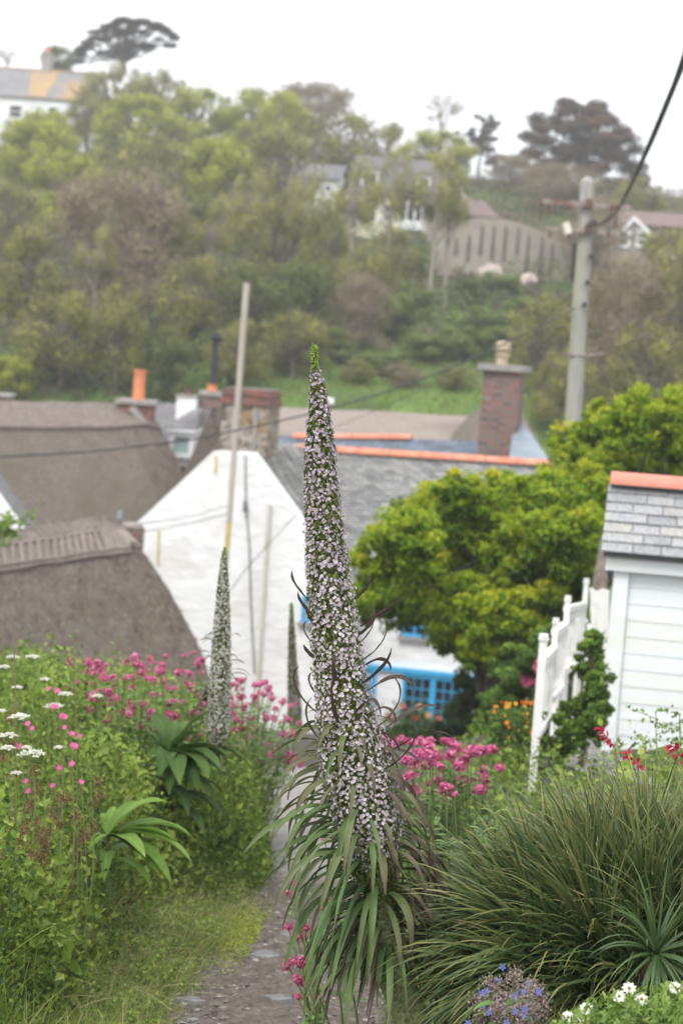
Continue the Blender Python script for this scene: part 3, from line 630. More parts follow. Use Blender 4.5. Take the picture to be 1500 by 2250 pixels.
window(F3, t3, w0, w1, wc0, wc1, -.9, 1, 1, M['white'], M['glass_pale'], .11, .03, None, (-.05, .06))
q = MB(); F3.box(q, w0+.04, w1-.04, -.83, 1.2, wc0-.2, wc1-.05); q.build('dormer_cheek', M['white'], t3)
q = MB(); F3.box(q, w0-.06, w1+.06, -1.02, 1.3, wc1+.002, wc1+.06); q.build('dormer_board', M['white'], t3)
am, cm = f3(410, 918, -.9); q = MB(); prism(q, [F3.L(w0-.08, -1.0, wc1+.065), F3.L(w1+.08, -1.0, wc1+.065), F3.L(w1-.0, -.6, cm+.1), F3.L(w0+.3, -.6, cm)], (0, 2.0, .1)); q.build('dormer_roof', M['slate_grey'], t3)
q = MB(); k1 = f3(378, 944, -.8); k2 = f3(476, 896, -.8); ridge(F3, q, (k1[0], -.85, k1[1]), (k2[0], .2, k2[1]+.1), .07, .4); q.build('ridge_tiles', M['roof_brown'], t3)
w0, c1 = f3(393, 872, 1.6); w1, c0 = f3(433, 915, 1.6)
chimney(F3, t3, w0, w1, 1.3, 1.9, c0-.3, c1, M['white_lime'], True, M['cement'], [((w0+w1)/2+.02, .16, .11, M['rust'], POT)], .02, .07)
w0, c1 = f3(443, 868, 1.9); w1, c0 = f3(482, 905, 1.9)
ch = chimney(F3, t3, w0, w1, 1.7, 2.3, c0-.4, c1, M['brick_dark'], True, M['cement'], [((w0+w1)/2, .17, .13, M['pot'], POT)], .04, .12)
q = MB(); p = F3.L((w0+w1)/2, 2.0, c1+.2); rod(q, p, p+np.array([.02, 0, 1.22]), .078, n=14); lathe(q, p+np.array([.02, 0, 1.18]), [(.09, 0), (.16, .03), (.17, .12), (.10, .16), (.12, .2), (.05, .24)], 14); q.build('flue', M['black'], ch)
for k, (x, y, s_) in enumerate(((345, 893, 1), (350, 888, .8))): pass
q = MB(); k1 = f3(340, 893, 2.6); k2 = f3(385, 890, 2.6); F3.box(q, k1[0], k2[0], 2.6, 3.0, k1[1]-.4, k1[1]+.03); q.build('party_wall', M['brick_dark'], t3)

# steep thatch between dormer and stone chimney; far thatch behind the slates
t4 = thing('thatched_cottage', 'narrow steep thatched slope squeezed between the white dormer and the stone chimney', 'cottage', G(460, 1050, 45))
thatch(t4, [[(468,893,46.5), (450,935,45.6), (398,1055,44.2)], [(500,893,46.5), (480,960,45.4), (450,1090,44.2)], [(540,893,46.5), (540,960,45.4), (540,1100,44.2)]], (0, 3, -1.5), seed=6)
q = MB(); FT = Frame(P(470, 1060, 45.4), 0); FT.box(q, -.6, .9, 0, 2.5, gz(-2, 46)-FT.O[2]-.5, 0.0); q.build('wall', M['white_lime'], t4)
t5 = thing('thatched_cottage', 'long pale thatched ridge behind the orange ridge tiles, below the green field', 'cottage', G(800, 1000, 56))
thatch(t5, [[(560,893,56), (560,915,54.6), (560,1010,53)], [(680,898,56), (680,922,54.6), (680,1010,53)], [(860,905,56), (860,930,54.6), (860,1020,53)], [(1025,915,56), (1010,940,54.6), (990,1020,53)]], (0, 4, -2), mat='thatch_pale', seed=8, fluff=False)
thatch(t5, [[(1028,912,55.6), (1000,945,54.2), (960,1010,52.6)], [(1075,885,55.6), (1060,925,54.2), (1050,1020,52.6)], [(1110,880,55.6), (1110,925,54.2), (1110,1020,52.6)], [(1135,890,55.6), (1165,930,54.2), (1205,1020,52.6)]], (0, 4, -2), seed=9, fluff=False, name='thatch_hip')
q = MB(); FT = Frame(P(860, 1010, 54.5), 0); FT.box(q, -4, 4, 0, 3.5, gz(0, 55)-FT.O[2]-.5, 0.0); q.build('wall', M['white_lime'], t5)
FC = Frame(P(722, 905, 56.3), 0); a0, c1 = FC.pix(706, 886); a1, c0 = FC.pix(728, 920); chimney(FC, t5, a0, a1, 0, .5, c0, c1, M['brick'], True, M['white'], [], .03, .16)

# ---------------------------------------------------------------- houses and wall on the hill
def hill_house(label, D, psi, x0, x1, ytop, yeave, ybase, wallm, roofm, depth=7, hip=0., wins=(), cat='house', sink=3, wf=.14):
    F = Frame(P((x0+x1)/2, yeave, D), psi); a0, ce = F.pix(x0, yeave); a1, _ = F.pix(x1, yeave); cr = F.pix((x0+x1)/2, ytop, depth/2)[1]; cb = F.pix((x0+x1)/2, ybase)[1]
    t = thing('house', label, cat, F.L(0, depth/2, cb)); ce = 0.0
    q = MB(); F.box(q, a0, a1, 0, depth, cb-sink, ce); q.build('wall', wallm, t)
    q = MB(); e = .25
    for y0, y1 in ((-e, depth/2), (depth+e, depth/2)): F.slab(q, (a0-e, y0, ce+.02), (a1+e, y0, ce+.02), (a1+e-hip, y1, cr-(0 if y0 < 0 else .01)), (a0-e+hip, y1, cr-(0 if y0 < 0 else .01)), .12)
    o = q.build('roof', roofm, t); WL[o.name] = WL[t.name]
    if hip <= 0:
        q = MB()
        for a in (a0+.02, a1-.22): q = MB(); prism(q, [F.L(a, 0.02, ce), F.L(a, depth-.02, ce), F.L(a, depth/2, cr-.15)], .2*F.d); q.build('gable_end', wallm, t)
        pass
    for (wx0, wx1, wy0, wy1, nx, ny) in wins:
        A0, C1 = F.pix(wx0, wy0); A1, C0 = F.pix(wx1, wy1); window(F, t, A0, A1, C0, C1, 0, nx, ny, M['white'], M['glass'], wf, .07, None, (-.08, 0))
    return F, t, a0, a1, cr, o
F, t, a0, a1, cr, ro = hill_house('white house on the top left skyline with an orange-lichened roof', 168, rad(4), -160, 200, 150, 212, 285, M['white'], M['roof_lichen'], 8, 0, [(20, 50, 228, 262, 1, 2), (105, 128, 232, 262, 1, 2)])
q = MB(); x0 = F.pix(62, 212)[0]; x1 = F.pix(102, 212)[0]; x2 = F.pix(134, 152, 4)[0]; x3 = F.pix(72, 152, 4)[0]
F.slab(q, (x0, -.27, .07), (x1, -.27, .07), (x2, 4, cr+.05), (x3, 4, cr+.05), .04); q.build('lichened_slope', M['roof_orange'], ro)
q = MB(); ridge(F, q, (a0, 4, cr), (a1, 4, cr), .16, 1.2); q.build('ridge_tiles', M['roof_orange'], ro)
for cx in (104,): 
    k = F.pix(cx-9, 118, 4); k2 = F.pix(cx+12, 118, 4); chimney(F, t, k[0], k2[0], 3.6, 4.4, cr-.5, k[1], M['cement'], True, M['cement'], [((k[0]+k2[0])/2, .5, .2, M['pot'], POT)], .05, .1)
F, t, a0, a1, cr, ro = hill_house('cream house among the trees with a white bay window and dormers', 126, rad(-6), 770, 985, 348, 432, 515, M['cream'], M['roof_dark'], 7, .8, [(782, 828, 446, 490, 2, 1), (840, 862, 448, 490, 1, 2), (944, 972, 448, 492, 1, 2)])
FB = Frame(F.L(F.pix(908, 470)[0], 0, 0), F.psi); A0 = F.pix(878, 440)[0]-F.pix(908, 470)[0]; A1 = F.pix(940, 440)[0]-F.pix(908, 470)[0]; cb = F.pix(908, 506)[1]; c2 = F.pix(908, 440)[1]
q = MB(); prism(q, [FB.L(A0, -.002, cb), FB.L(A0+.35, -.7, cb), FB.L(A1-.35, -.7, cb), FB.L(A1, -.002, cb)], (0, 0, .55)); prism(q, [FB.L(A0, -.002, c2-.25), FB.L(A0+.35, -.7, c2-.25), FB.L(A1-.35, -.7, c2-.25), FB.L(A1, -.002, c2-.25)], (0, 0, .25)); 
for a in (A0+.35, A1-.35-.13, (A0+A1)/2-.05): FB.box(q, a, a+.13, -.698, -.60, cb+.552, c2-.252)
bw = q.build('bay_window', M['white'], t); WL[bw.name] = WL[t.name]
q = MB(); prism(q, [FB.L(A0+.1, -.004, cb+.555), FB.L(A0+.4, -.62, cb+.555), FB.L(A1-.4, -.62, cb+.555), FB.L(A1-.1, -.004, cb+.555)], (0, 0, c2-cb-.81)); q.build('pane', M['glass'], bw)
q = MB(); prism(q, [FB.L(A0-.1, -.003, c2+.003), FB.L(A0+.3, -.8, c2+.003), FB.L(A1-.3, -.8, c2+.003), FB.L(A1+.1, -.003, c2+.003)], (0, .1, .5)); q.build('bay_roof', M['roof_dark'], bw)
for dx0, dx1, dy0, dy1 in ((794, 830, 372, 415), (915, 945, 385, 420)):
    A0, C1 = F.pix(dx0, dy0, .6); A1, C0 = F.pix(dx1, dy1, .6); window(F, t, A0, A1, C0, C1, .6, 2, 1, M['white'], M['glass'], .16, .08, None, (-.1, 0))
    q = MB(); F.box(q, A0+.1, A1-.1, .6, 3, C0, C1-.05); q.build('dormer_cheek', M['white'], t); q = MB(); F.box(q, A0-.1, A1+.1, .4, 3.1, C1+.003, C1+.15); q.build('dormer_roof', M['roof_dark'], t)
# stone gabled wing to its right
FG = Frame(P(1000, 480, 127), rad(-6)); t = thing('house', 'weathered stone gable with pale verge boards right of the cream house', 'house', FG.L(0, 3, -4))
k = [FG.pix(x, y) for x, y in ((930, 485), (988, 372), (1050, 478))]
q = MB(); prism(q, [FG.L(k[0][0], 0, -5)]+[FG.L(a, 0, c) for a, c in k]+[FG.L(k[2][0], 0, -5)], (0, 6, 0)); q.build('wall', M['wall_stone'], t)
q = MB(); FG.slab(q, (k[0][0]-.1, -.2, k[0][1]-.1), (k[1][0], -.2, k[1][1]+.12), (k[1][0], 6.2, k[1][1]+.12), (k[0][0]-.1, 6.2, k[0][1]-.1), .1); FG.slab(q, (k[1][0], -.2, k[1][1]+.12), (k[2][0]+.1, -.2, k[2][1]-.1), (k[2][0]+.1, 6.2, k[2][1]-.1), (k[1][0], 6.2, k[1][1]+.12), .1); q.build('roof', M['roof_dark'], t)
q = MB()
for (x0, z0), (x1, z1) in ((k[1], k[2]),): prism(q, [FG.L(x0, -.26, z0-.25), FG.L(x0, -.26, z0+.1), FG.L(x1, -.26, z1-.05), FG.L(x1, -.26, z1-.4)], (0, .05, 0))
q.build('verge_board', M['white'], t)
F, t, a0, a1, cr, ro = hill_house('low outbuilding with a plum-brown roof behind the end of the retaining wall', 117, rad(-25), 1000, 1085, 440, 475, 500, M['wall_stone'], M['roof_brown'], 3.5, 0, [], 'outbuilding')
F, t, a0, a1, cr, ro = hill_house('half-hidden white house behind the leaves left of the cream house', 134, rad(5), 640, 742, 360, 392, 455, M['white'], M['roof_dark'], 6, 0, [(712, 730, 402, 425, 1, 1)])
F, t, a0, a1, cr, ro = hill_house('pale house beyond the telegraph pole with brown roof and white windows', 112, rad(3), 1330, 1640, 470, 500, 640, M['wall_stone'], M['roof_brown'], 7, 0, [(1440, 1480, 560, 600, 1, 2), (1500, 1540, 560, 600, 1, 2)])
# front gable of it with white bargeboards
k = [F.pix(x, y, -1) for x, y in ((1350, 525), (1392, 480), (1440, 528))]; q = MB(); prism(q, [F.L(k[0][0]+.1, -1, -4)]+[F.L(a, -1, c-.1) for a, c in k]+[F.L(k[2][0]-.1, -1, -4)], .98*F.m); q.build('front_gable', M['cement'], t)
q = MB()
for (x0, z0), (x1, z1) in ((k[0], k[1]), (k[1], k[2])): prism(q, [F.L(x0, -1.2, z0-.12), F.L(x0, -1.2, z0+.14), F.L(x1, -1.2, z1+.14), F.L(x1, -1.2, z1-.12)], .15*F.m)
q.build('bargeboard', M['white'], t)
for x0, x1 in ((1356, 1376), (1398, 1416)):
    A0, C1 = F.pix(x0, 505, -1.02); A1, C0 = F.pix(x1+6, 545, -1.02); window(F, t, A0, A1, C0, C1, -1.02, 1, 2, M['white'], M['glass'], .17, .07, None, (-.08, 0))
# retaining wall with thin dark upright ribs laid on its face
FW = Frame(P(1120, 560, 108), rad(-6)); t = thing('retaining_wall', 'tall pinkish retaining wall with dark ribs across the hillside left of the telegraph pole', 'wall', FW.L(0, 1, -4))
tops = [(965, 545), (1000, 492), (1045, 478), (1110, 482), (1160, 495), (1215, 520), (1265, 545), (1330, 590)]; K = [FW.pix(*k) for k in tops]
q = MB(); prism(q, [FW.L(K[0][0], 0, -4)]+[FW.L(a, 0, c) for a, c in K]+[FW.L(K[-1][0], 0, -4)], 1.0*FW.m); q.build('wall_face', M['wall_stone'], t)
for x, y0, y1 in ((1002, 530, 560), (1030, 520, 575), (1058, 500, 560), (1084, 500, 570), (1110, 503, 575), (1138, 505, 560), (1160, 520, 600), (1190, 525, 605), (1212, 540, 605)):
    A, C1 = FW.pix(x, y0); _, C0 = FW.pix(x, y1); q = MB(); V = [FW.L(A-.11, -.05, C0), FW.L(A+.13, -.05, C0), FW.L(A+.10, -.05, C1), FW.L(A-.03, -.05, C1+.2)]; prism(q, V, .049*FW.m); q.build('dark_rib', M['wall_dark'], t)
for x, y, D, s_, lab in ((1078, 605, 104, .75, 'larger pink rounded boulder in the hillside garden under the wall'), (1160, 617, 103, .5, 'smaller tan boulder on the hillside lawn edge below the wall'), (1016, 648, 101, .4, 'small white stone standing in the hillside garden')):
    q = MB(); r = np.random.default_rng(int(x)); n1, n2 = 8, 10; V = []
    for i in range(n1):
        for j in range(n2): a = PI*i/(n1-1); h = 2*PI*j/n2; V.append([math.sin(a)*math.cos(h)*s_, math.sin(a)*math.sin(h)*s_, math.cos(a)*s_*.75])
    V = np.array(V)+r.normal(size=(n1*n2, 3))*s_*.08; p = P(x, y, D); i = np.arange(n1-1)[:,None]*n2; j = np.arange(n2)[None,:]; jj = (j+1) % n2
    q.add(V+p, np.stack([i+j, i+jj, i+n2+jj, i+n2+j], -1).reshape(-1, 4)); o = q.build('boulder', M['boulder'], origin=p); tag(o, lab, 'boulder', 'stones in the hillside garden')

# ---------------------------------------------------------------- white weatherboarded hut at the right
F5 = Frame(P(1352, 1240, 14), rad(9)); gh = -1.55-F5.O[2]
hut = thing('garden_hut', 'white weatherboarded hut with slate roof and salmon ridge tiles at the right edge', 'hut', F5.L(1, 1, gh))
def f5(x, y, b=0): return F5.pix(x, y, b)
cF0 = f5(1350, 1252)[1]; cF1 = f5(1346, 1210)[1]; W = 2.6
q = MB(); F5.box(q, .03, W, .035, 1.9, gh, cF1); q.build('wall_core', M['hut_white'], hut)
q = MB(); bh = .118; nb = int((cF0-gh)/bh)+1
for k in range(nb):     # overlapping boards, lower edge proud
    z1 = cF0-k*bh; z0 = z1-bh+.0015
    C = [F5.L(*v) for v in ((.10,.014,z0),(W,.014,z0),(W,.034,z0),(.10,.034,z0),(.10,.019,z1),(W,.019,z1),(W,.034,z1),(.10,.034,z1))]; q.add(C, BF)
q.build('weatherboards', M['hut_white'], hut)
q = MB(); F5.box(q, -.005, .098, -.03, .034, gh, cF0); F5.box(q, -.012, .03, .036, 1.9, gh, cF0); q.build('corner_board', M['hut_white'], hut)
q = MB(); F5.box(q, -.07, W, -.075, .036, cF0+.002, cF1); F5.box(q, -.07, -.012, .038, 1.9, cF0+.002, cF1); q.build('fascia', M['hut_white'], hut)
# slates one by one: six courses
cr_ = f5(1352, 1064, .38); eb, rb = -.16, .42; ec = cF1-.0; rc = cr_[1]; q = MB(); nC = 7; sl_ = np.array([0, rb-eb, rc-ec]); SLn = nrm(np.cross([1, 0, 0], sl_)); ch_ = 1/nC
rs = np.random.default_rng(3)
for k in range(nC):
    off = (-.5 if k % 2 else 0)*.2-.07
    a = -.11; first = True
    while a < W:
        wd = .2*(1+.05*rs.normal()); wd = wd*(1.45 if (first and k % 2) else 1)
        a2 = a+wd; lo = np.array([0, eb, ec])+sl_*(k*ch_); hi = np.array([0, eb, ec])+sl_*((k+1.25)*ch_ if k < nC-1 else 1.0); t_ = rs.random()
        j = rs.normal()*.002; C = []
        for base, lift in ((lo, .004), (hi, -.014)):
            for aa in (a+.004, a2-.002): C.append((aa, base, lift))
        V = [F5.L(aa, bb[1]+SLn[1]*lf, bb[2]+SLn[2]*lf+j) for aa, bb, lf in C]; V2 = [F5.L(aa, bb[1]+SLn[1]*(lf+.012), bb[2]+SLn[2]*(lf+.012)+j) for aa, bb, lf in C]
        q.add([V[0], V[1], V[3], V[2], V2[0], V2[1], V2[3], V2[2]], BF, t_); a = a2; first = False
m, nt, b, out = newmat('hut_slate'); tc = nt.nodes.new('ShaderNodeTexCoord'); c = ramp(nt, [(.22,.225,.235), (.31,.315,.33), (.34,.33,.315), (.25,.25,.255)], attr(nt, 'tint').outputs['Fac'])
n1 = noise(nt, tc.outputs['Object'], 45, 8, .75); c = mix(nt, c, ramp(nt, [(.62,.62,.62,.35), (1.45,1.45,1.42,.65)], n1), .9, 'MULTIPLY'); c = mix(nt, c, (.40,.38,.33), ramp(nt, [(0,0,0,.55), (.6,.6,.6,.7)], noise(nt, tc.outputs['Object'], 6, 6, .7)))
nt.links.new(c, b.inputs['Base Color']); b.inputs['Roughness'].default_value = .75; bump(nt, b, n1, .4, .006); M['hut_slate'] = m
hr = q.build('roof', m, hut); WL[hr.name] = WL[hut.name]
q = MB(); F5.slab(q, (-.09, eb+.03, ec-.012), (W, eb+.03, ec-.012), (W, rb, rc-.03), (-.09, rb, rc-.03), .03); F5.slab(q, (-.09, 1.9, ec-.4), (W, 1.9, ec-.4), (W, rb+.001, rc-.03), (-.09, rb+.001, rc-.03), .03); q.build('roof_underside', M['roof_dark'], hr)
q = MB(); ridge(F5, q, (-.10, rb, rc+.045), (W, rb, rc+.045), .105, .46, .0); q.build('ridge_tiles', M['tile_salmon'], hr)
q = MB(); F5.box(q, -.095, W, rb-.1, rb+.08, rc-.0, rc+.022); q.build('mortar_bed', M['cement'], hr)

# ---------------------------------------------------------------- telegraph pole, thin pole, cables
tp = P(1290, 400, 37); bp = P(1240, 1330, 37); pb = np.array([bp[0], 37, float(gz(bp[0], 37))]); ax = (tp-bp)/np.linalg.norm(tp-bp)
pole = thing('telegraph_pole', 'tall weathered telegraph pole with rusty crossarms above the golden tree', 'telegraph pole', pb)
q = MB(); rod(q, pb, tp, .185, .135, 18); lathe(q, tp-np.array([0, 0, .02]), [(.135, 0), (.10, .07), (.03, .12)], 14); q.build('pole', M['pole_wood'], pole)
def at(px, py, D=36.82): return P(px, py, D)
q = MB(); box(q, (at(1186, 447)+at(1388, 452))/2, (np.linalg.norm(at(1186, 447)-at(1388, 452)), .09, .09)); arm1 = q.build('crossarm', M['iron_pale'], pole); WL[arm1.name] = WL[pole.name]
for x, y0, y1 in ((1188, 440, 486), (1206, 446, 470), (1244, 446, 462), (1252, 448, 462), (1345, 448, 466), (1354, 448, 500)):
    q = MB(); rod(q, at(x, y0, 36.75), at(x-2, y1, 36.75), .022, n=6); balls(q, [at(x-1, y0+8, 36.75)], .05, 0); q.build('insulator_pin', M['rust'], arm1)
q = MB(); box(q, (at(1196, 505)+at(1356, 509))/2, (np.linalg.norm(at(1196, 505)-at(1356, 509)), .09, .085)); arm2 = q.build('crossarm', M['iron_pale'], pole); WL[arm2.name] = WL[pole.name]
for x in (1207, 1249, 1336): q = MB(); rod(q, at(x, 506, 36.75), at(x, 524, 36.75), .022, n=6); q.build('insulator_pin', M['rust'], arm2)
q = MB(); rod(q, at(1241, 489, 36.7), at(1248, 514, 36.7), .07, .075, 14); q.build('porcelain_insulator', M['porcelain'], arm2)
q = MB(); box(q, at(1293, 447, 36.78), (.12, .08, .16)); q.build('bracket', M['rust'], pole); q = MB(); box(q, at(1290, 501, 36.78), (.1, .08, .14)); q.build('bracket', M['rust'], pole)
q = MB(); c = (at(1262, 536, 37.05)+at(1264, 608, 37.05))/2; box(q, c, (.13, .16, .62)); box(q, c+np.array([0, 0, -.36]), (.10, .12, .1)); box(q, c+np.array([.07, 0, .1]), (.12, .05, .06)); q.build('cable_box', M['black'], pole)
q = MB()
for i in range(14): 
    a = i*.9; p = at(1301, 491, 36.75); q.add([p+.07*np.array([math.cos(a), 0, math.sin(a)])*(1+.1*(i % 3)), p+.07*np.array([math.cos(a+.5), -.02, math.sin(a+.5)]), p+np.array([0, -.03, 0])], [[0, 1, 2]])
tube(q, [at(1301, 491, 36.72)+.075*np.array([math.cos(a), 0, math.sin(a)*.7]) for a in np.linspace(0, 12, 40)], .012, 5); q.build('cable_coil', M['cable'], pole)
for x, y in ((1298, 563), (1290, 620), (1283, 669)): q = MB(); rod(q, at(x, y, 36.87), at(x, y+1, 36.72), .045, n=8); q.build('step_bolt', M['black'], pole)
q = MB(); tube(q, [at(1238, 776, 36.9), at(1262, 781, 36.86), at(1300, 780, 36.86), at(1323, 777, 36.9)], .025, 6); q.build('foot_iron', M['iron_pale'], pole)

# near twisted cable running towards the camera
def cable(name, pts, r, label, n=6, sub=12, mat='cable'):
    pts = np.array(pts); k = len(pts); t_ = np.linspace(0, k-1, (k-1)*sub+1)
    C = np.array([np.interp(t_, range(k), pts[:, j]) for j in range(3)]).T
    for _ in range(6): C[1:-1] = (C[:-2]+2*C[1:-1]+C[2:])/4
    q = MB(); tube(q, C, r, n); o = q.build(name, M[mat], origin=pts[0]); return tag(o, label, 'cable')
main = [P(x, y, D) for x, y, D in ((1303, 497, 36.7), (1330, 487, 34), (1356, 460, 30), (1395, 385, 24), (1432, 305, 19.5), (1462, 230, 16.5), (1487, 165, 14.4), (1512, 105, 13), (1560, -60, 11))]
cable('overhead_cable', [p+np.array([.012, 0, 0]) for p in main], .016, 'thicker strand of the black cable sweeping from the pole to the top right corner')
o = cable('overhead_cable', [p+np.array([-.014, .02, -.02+.03*math.sin(i*1.9)]) for i, p in enumerate(main)], .013, 'thinner twin strand twisted along the sweeping black cable at top right')
cable('overhead_cable', [P(x, y, D) for x, y, D in ((1262, 678, 36.8), (1150, 735, 35.5), (1010, 800, 34), (860, 858, 33), (700, 905, 32), (560, 937, 31), (430, 965, 30.3), (200, 993, 29.3), (0, 1004, 28.5), (-200, 1008, 28))], .014, 'dark cable crossing the whole roofscape down from the telegraph pole to the left edge')
cable('overhead_cable', [P(x, y, D) for x, y, D in ((1262, 690, 36.8), (1130, 760, 39), (980, 830, 41), (830, 900, 43), (620, 985, 37.6))], .006, 'faint thin wire sloping below the main cable towards the white gable')
cable('gable_wire', [P(x, y, D) for x, y, D in ((650, 1132, 37), (600, 1185, 36.9), (540, 1250, 36.7), (505, 1300, 36.5))], .008, 'thin wire sloping down left across the white gable from the slate roof', mat='cable')
cable('gable_wire', [P(x, y, D) for x, y, D in ((500, 1112, 36.6), (420, 1135, 36.8), (310, 1150, 36.9), (150, 1175, 36.5))], .008, 'upper thin wire leaving the thin pole leftwards past the gable corner')
cable('gable_wire', [P(x, y, D) for x, y, D in ((500, 1128, 36.6), (420, 1150, 36.8), (330, 1165, 36.9), (180, 1190, 36.5))], .008, 'lower thin wire leaving the thin pole leftwards past the gable corner')
tp = P(542, 622, 36.6); bp = P(499, 1205, 36.6); pb = tp+(bp-tp)*2.0; pb[2] = gz(pb[0], 36.6)
tpole = thing('mast', 'thin bare wooden mast standing in front of the white gable, yellow at its foot', 'mast', pb)
mid_ = bp+(tp-bp)*.1; q = MB(); rod(q, mid_, tp, .055, .062, 10); q.build('mast_pole', M['pole_thin'], tpole); q = MB(); rod(q, bp+(bp-tp)*.0, mid_, .05, .055, 10); q.build('painted_foot', M['yellow'], tpole)
q = MB(); rod(q, pb, bp, .045, .05, 8); q.build('lower_shaft', M['pole_thin'], tpole)
# ================================================================ trees
LM = {}
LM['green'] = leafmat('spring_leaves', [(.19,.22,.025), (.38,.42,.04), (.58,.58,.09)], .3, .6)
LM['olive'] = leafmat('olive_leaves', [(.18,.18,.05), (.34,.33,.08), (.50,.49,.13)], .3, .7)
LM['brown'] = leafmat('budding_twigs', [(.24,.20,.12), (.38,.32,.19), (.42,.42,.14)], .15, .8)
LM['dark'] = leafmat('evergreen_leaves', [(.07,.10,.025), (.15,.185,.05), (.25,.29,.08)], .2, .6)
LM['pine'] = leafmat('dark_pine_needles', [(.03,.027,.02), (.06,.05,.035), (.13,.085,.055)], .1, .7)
LM['rustpine'] = leafmat('rusty_cypress_leaves', [(.025,.027,.016), (.10,.055,.035), (.25,.105,.06)], .1, .7)
LM['garden'] = leafmat('garden_shrub_leaves', [(.08,.12,.035), (.17,.23,.06), (.28,.34,.10)], .25, .6)
def limb(q, a, b, r0, r1, rg, k=5, wob=.06, n=6):
    a = np.array(a, float); b = np.array(b, float); t = np.linspace(0, 1, k+1)[:,None]; L = np.linalg.norm(b-a)
    p = a+(b-a)*t+rg.normal(size=(k+1, 3))*wob*L*np.sin(PI*t); tube(q, p, np.linspace(r0, r1, k+1), n, cap=False); return p
def tree_meshes(seed, lobes, leaf, nleaf, lsize, trunk_h, lean=(0, 0), shell=.2, twigs=0, twr=.012, flatn=.0, mult=1, tr=.035, twl=.3, lsf=.55):
    """unit tree: lobes [(x,y,z,rx,ry,rz,n)] in a box one wide, one high; returns (crown MB, trunk MB)"""
    rg = np.random.default_rng(seed); c = MB(); t = MB()
    tot = sum(l[3]*l[4]*l[5] for l in lobes)**1
    top = np.array([lean[0], lean[1], trunk_h])
    limb(t, (0, 0, -.06), top, tr, tr*.6, rg, 6, .03, 9)
    ws = np.array([(l[3]*l[4]*l[5])**.67 for l in lobes]); ws /= ws.sum()
    for l, w in zip(lobes, ws):
        ce = np.array(l[:3]); R = np.array(l[3:6]); n = int(nleaf*w)
        d = rdir(n, rg); r = (shell+(1-shell)*rg.random(n)**.6)*(1+.10*rg.normal(size=n)); p = ce+d*R*r[:,None]
        nn = nrm(d/R+rg.normal(size=(n, 3))*.9+np.array([0, 0, .5])); base = rg.random()*.35
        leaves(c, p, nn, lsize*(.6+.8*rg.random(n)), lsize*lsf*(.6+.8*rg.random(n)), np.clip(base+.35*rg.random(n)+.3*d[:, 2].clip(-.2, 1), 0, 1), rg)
        pth = limb(t, top*rg.uniform(.55, 1), ce, tr*.4, tr*.12, rg, 5, .08, 5)
        for _ in range(twigs):
            dd = rdir(1, rg)[0]; dd[2] = abs(dd[2])*.8+.1; st = pth[rg.integers(2, 6)] if rg.random() < .4 else ce+rdir(1, rg)[0]*R*.4
            e = st+nrm(dd)*R*(.7+.6*rg.random()); pp = limb(t, st, e, twr, twr*.35, rg, 3, .1, 3)
            for _k in range(4): s2 = pp[rg.integers(1, 4)]; limb(t, s2, s2+nrm(nrm(e-st)+.8*rdir(1, rg)[0])*twl*R.mean()*(.6+rg.random()), twr*.5, twr*.2, rg, 2, .1, 3)
    return c, t
def lobes_dome(rg, n, z0, z1, w=.5, r0=.12, r1=.2, flat=.8, hole=0.):
    L = []
    for i in range(n):
        a = rg.random()*2*PI; u = rg.random(); z = z0+(z1-z0)*u; k = math.sqrt(max(0, 1-(max(0, (z-(z0+z1)*.45))/(z1-(z0+z1)*.45))**2)) if z > (z0+z1)*.45 else .75+.25*u
        rr = w*k*math.sqrt(rg.random()*.75+.25)*.8; r = rg.uniform(r0, r1); L.append((rr*math.cos(a), rr*math.sin(a), z-r*.4, r, r, r*flat))
    return L
PROTO = {}
def proto(kind, seed, lobes, leaf, bark, nleaf, lsize, th, **k):
    c, t = tree_meshes(seed, lobes, leaf, nleaf, lsize, th, **k)
    PROTO.setdefault(kind, []).append((c, t, LM[leaf], M[bark]))
rg = np.random.default_rng(21)
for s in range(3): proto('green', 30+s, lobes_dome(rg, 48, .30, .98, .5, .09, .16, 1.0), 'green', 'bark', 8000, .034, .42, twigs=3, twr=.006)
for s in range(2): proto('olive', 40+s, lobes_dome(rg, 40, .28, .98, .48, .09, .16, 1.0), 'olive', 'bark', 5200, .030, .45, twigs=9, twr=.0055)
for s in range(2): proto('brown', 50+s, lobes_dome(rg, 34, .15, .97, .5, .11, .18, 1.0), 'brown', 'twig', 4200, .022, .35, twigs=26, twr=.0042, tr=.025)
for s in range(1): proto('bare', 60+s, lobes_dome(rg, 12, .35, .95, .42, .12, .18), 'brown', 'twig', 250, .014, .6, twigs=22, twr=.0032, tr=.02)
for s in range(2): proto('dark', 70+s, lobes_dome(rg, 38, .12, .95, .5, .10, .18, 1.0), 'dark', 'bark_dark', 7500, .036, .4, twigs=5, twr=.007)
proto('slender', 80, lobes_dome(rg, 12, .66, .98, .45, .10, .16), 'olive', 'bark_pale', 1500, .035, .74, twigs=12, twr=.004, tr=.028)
for s in range(2): proto('shrub', 90+s, lobes_dome(rg, 16, .1, .8, .45, .16, .25), 'garden', 'bark', 4200, .06, .3, twigs=2, twr=.008)
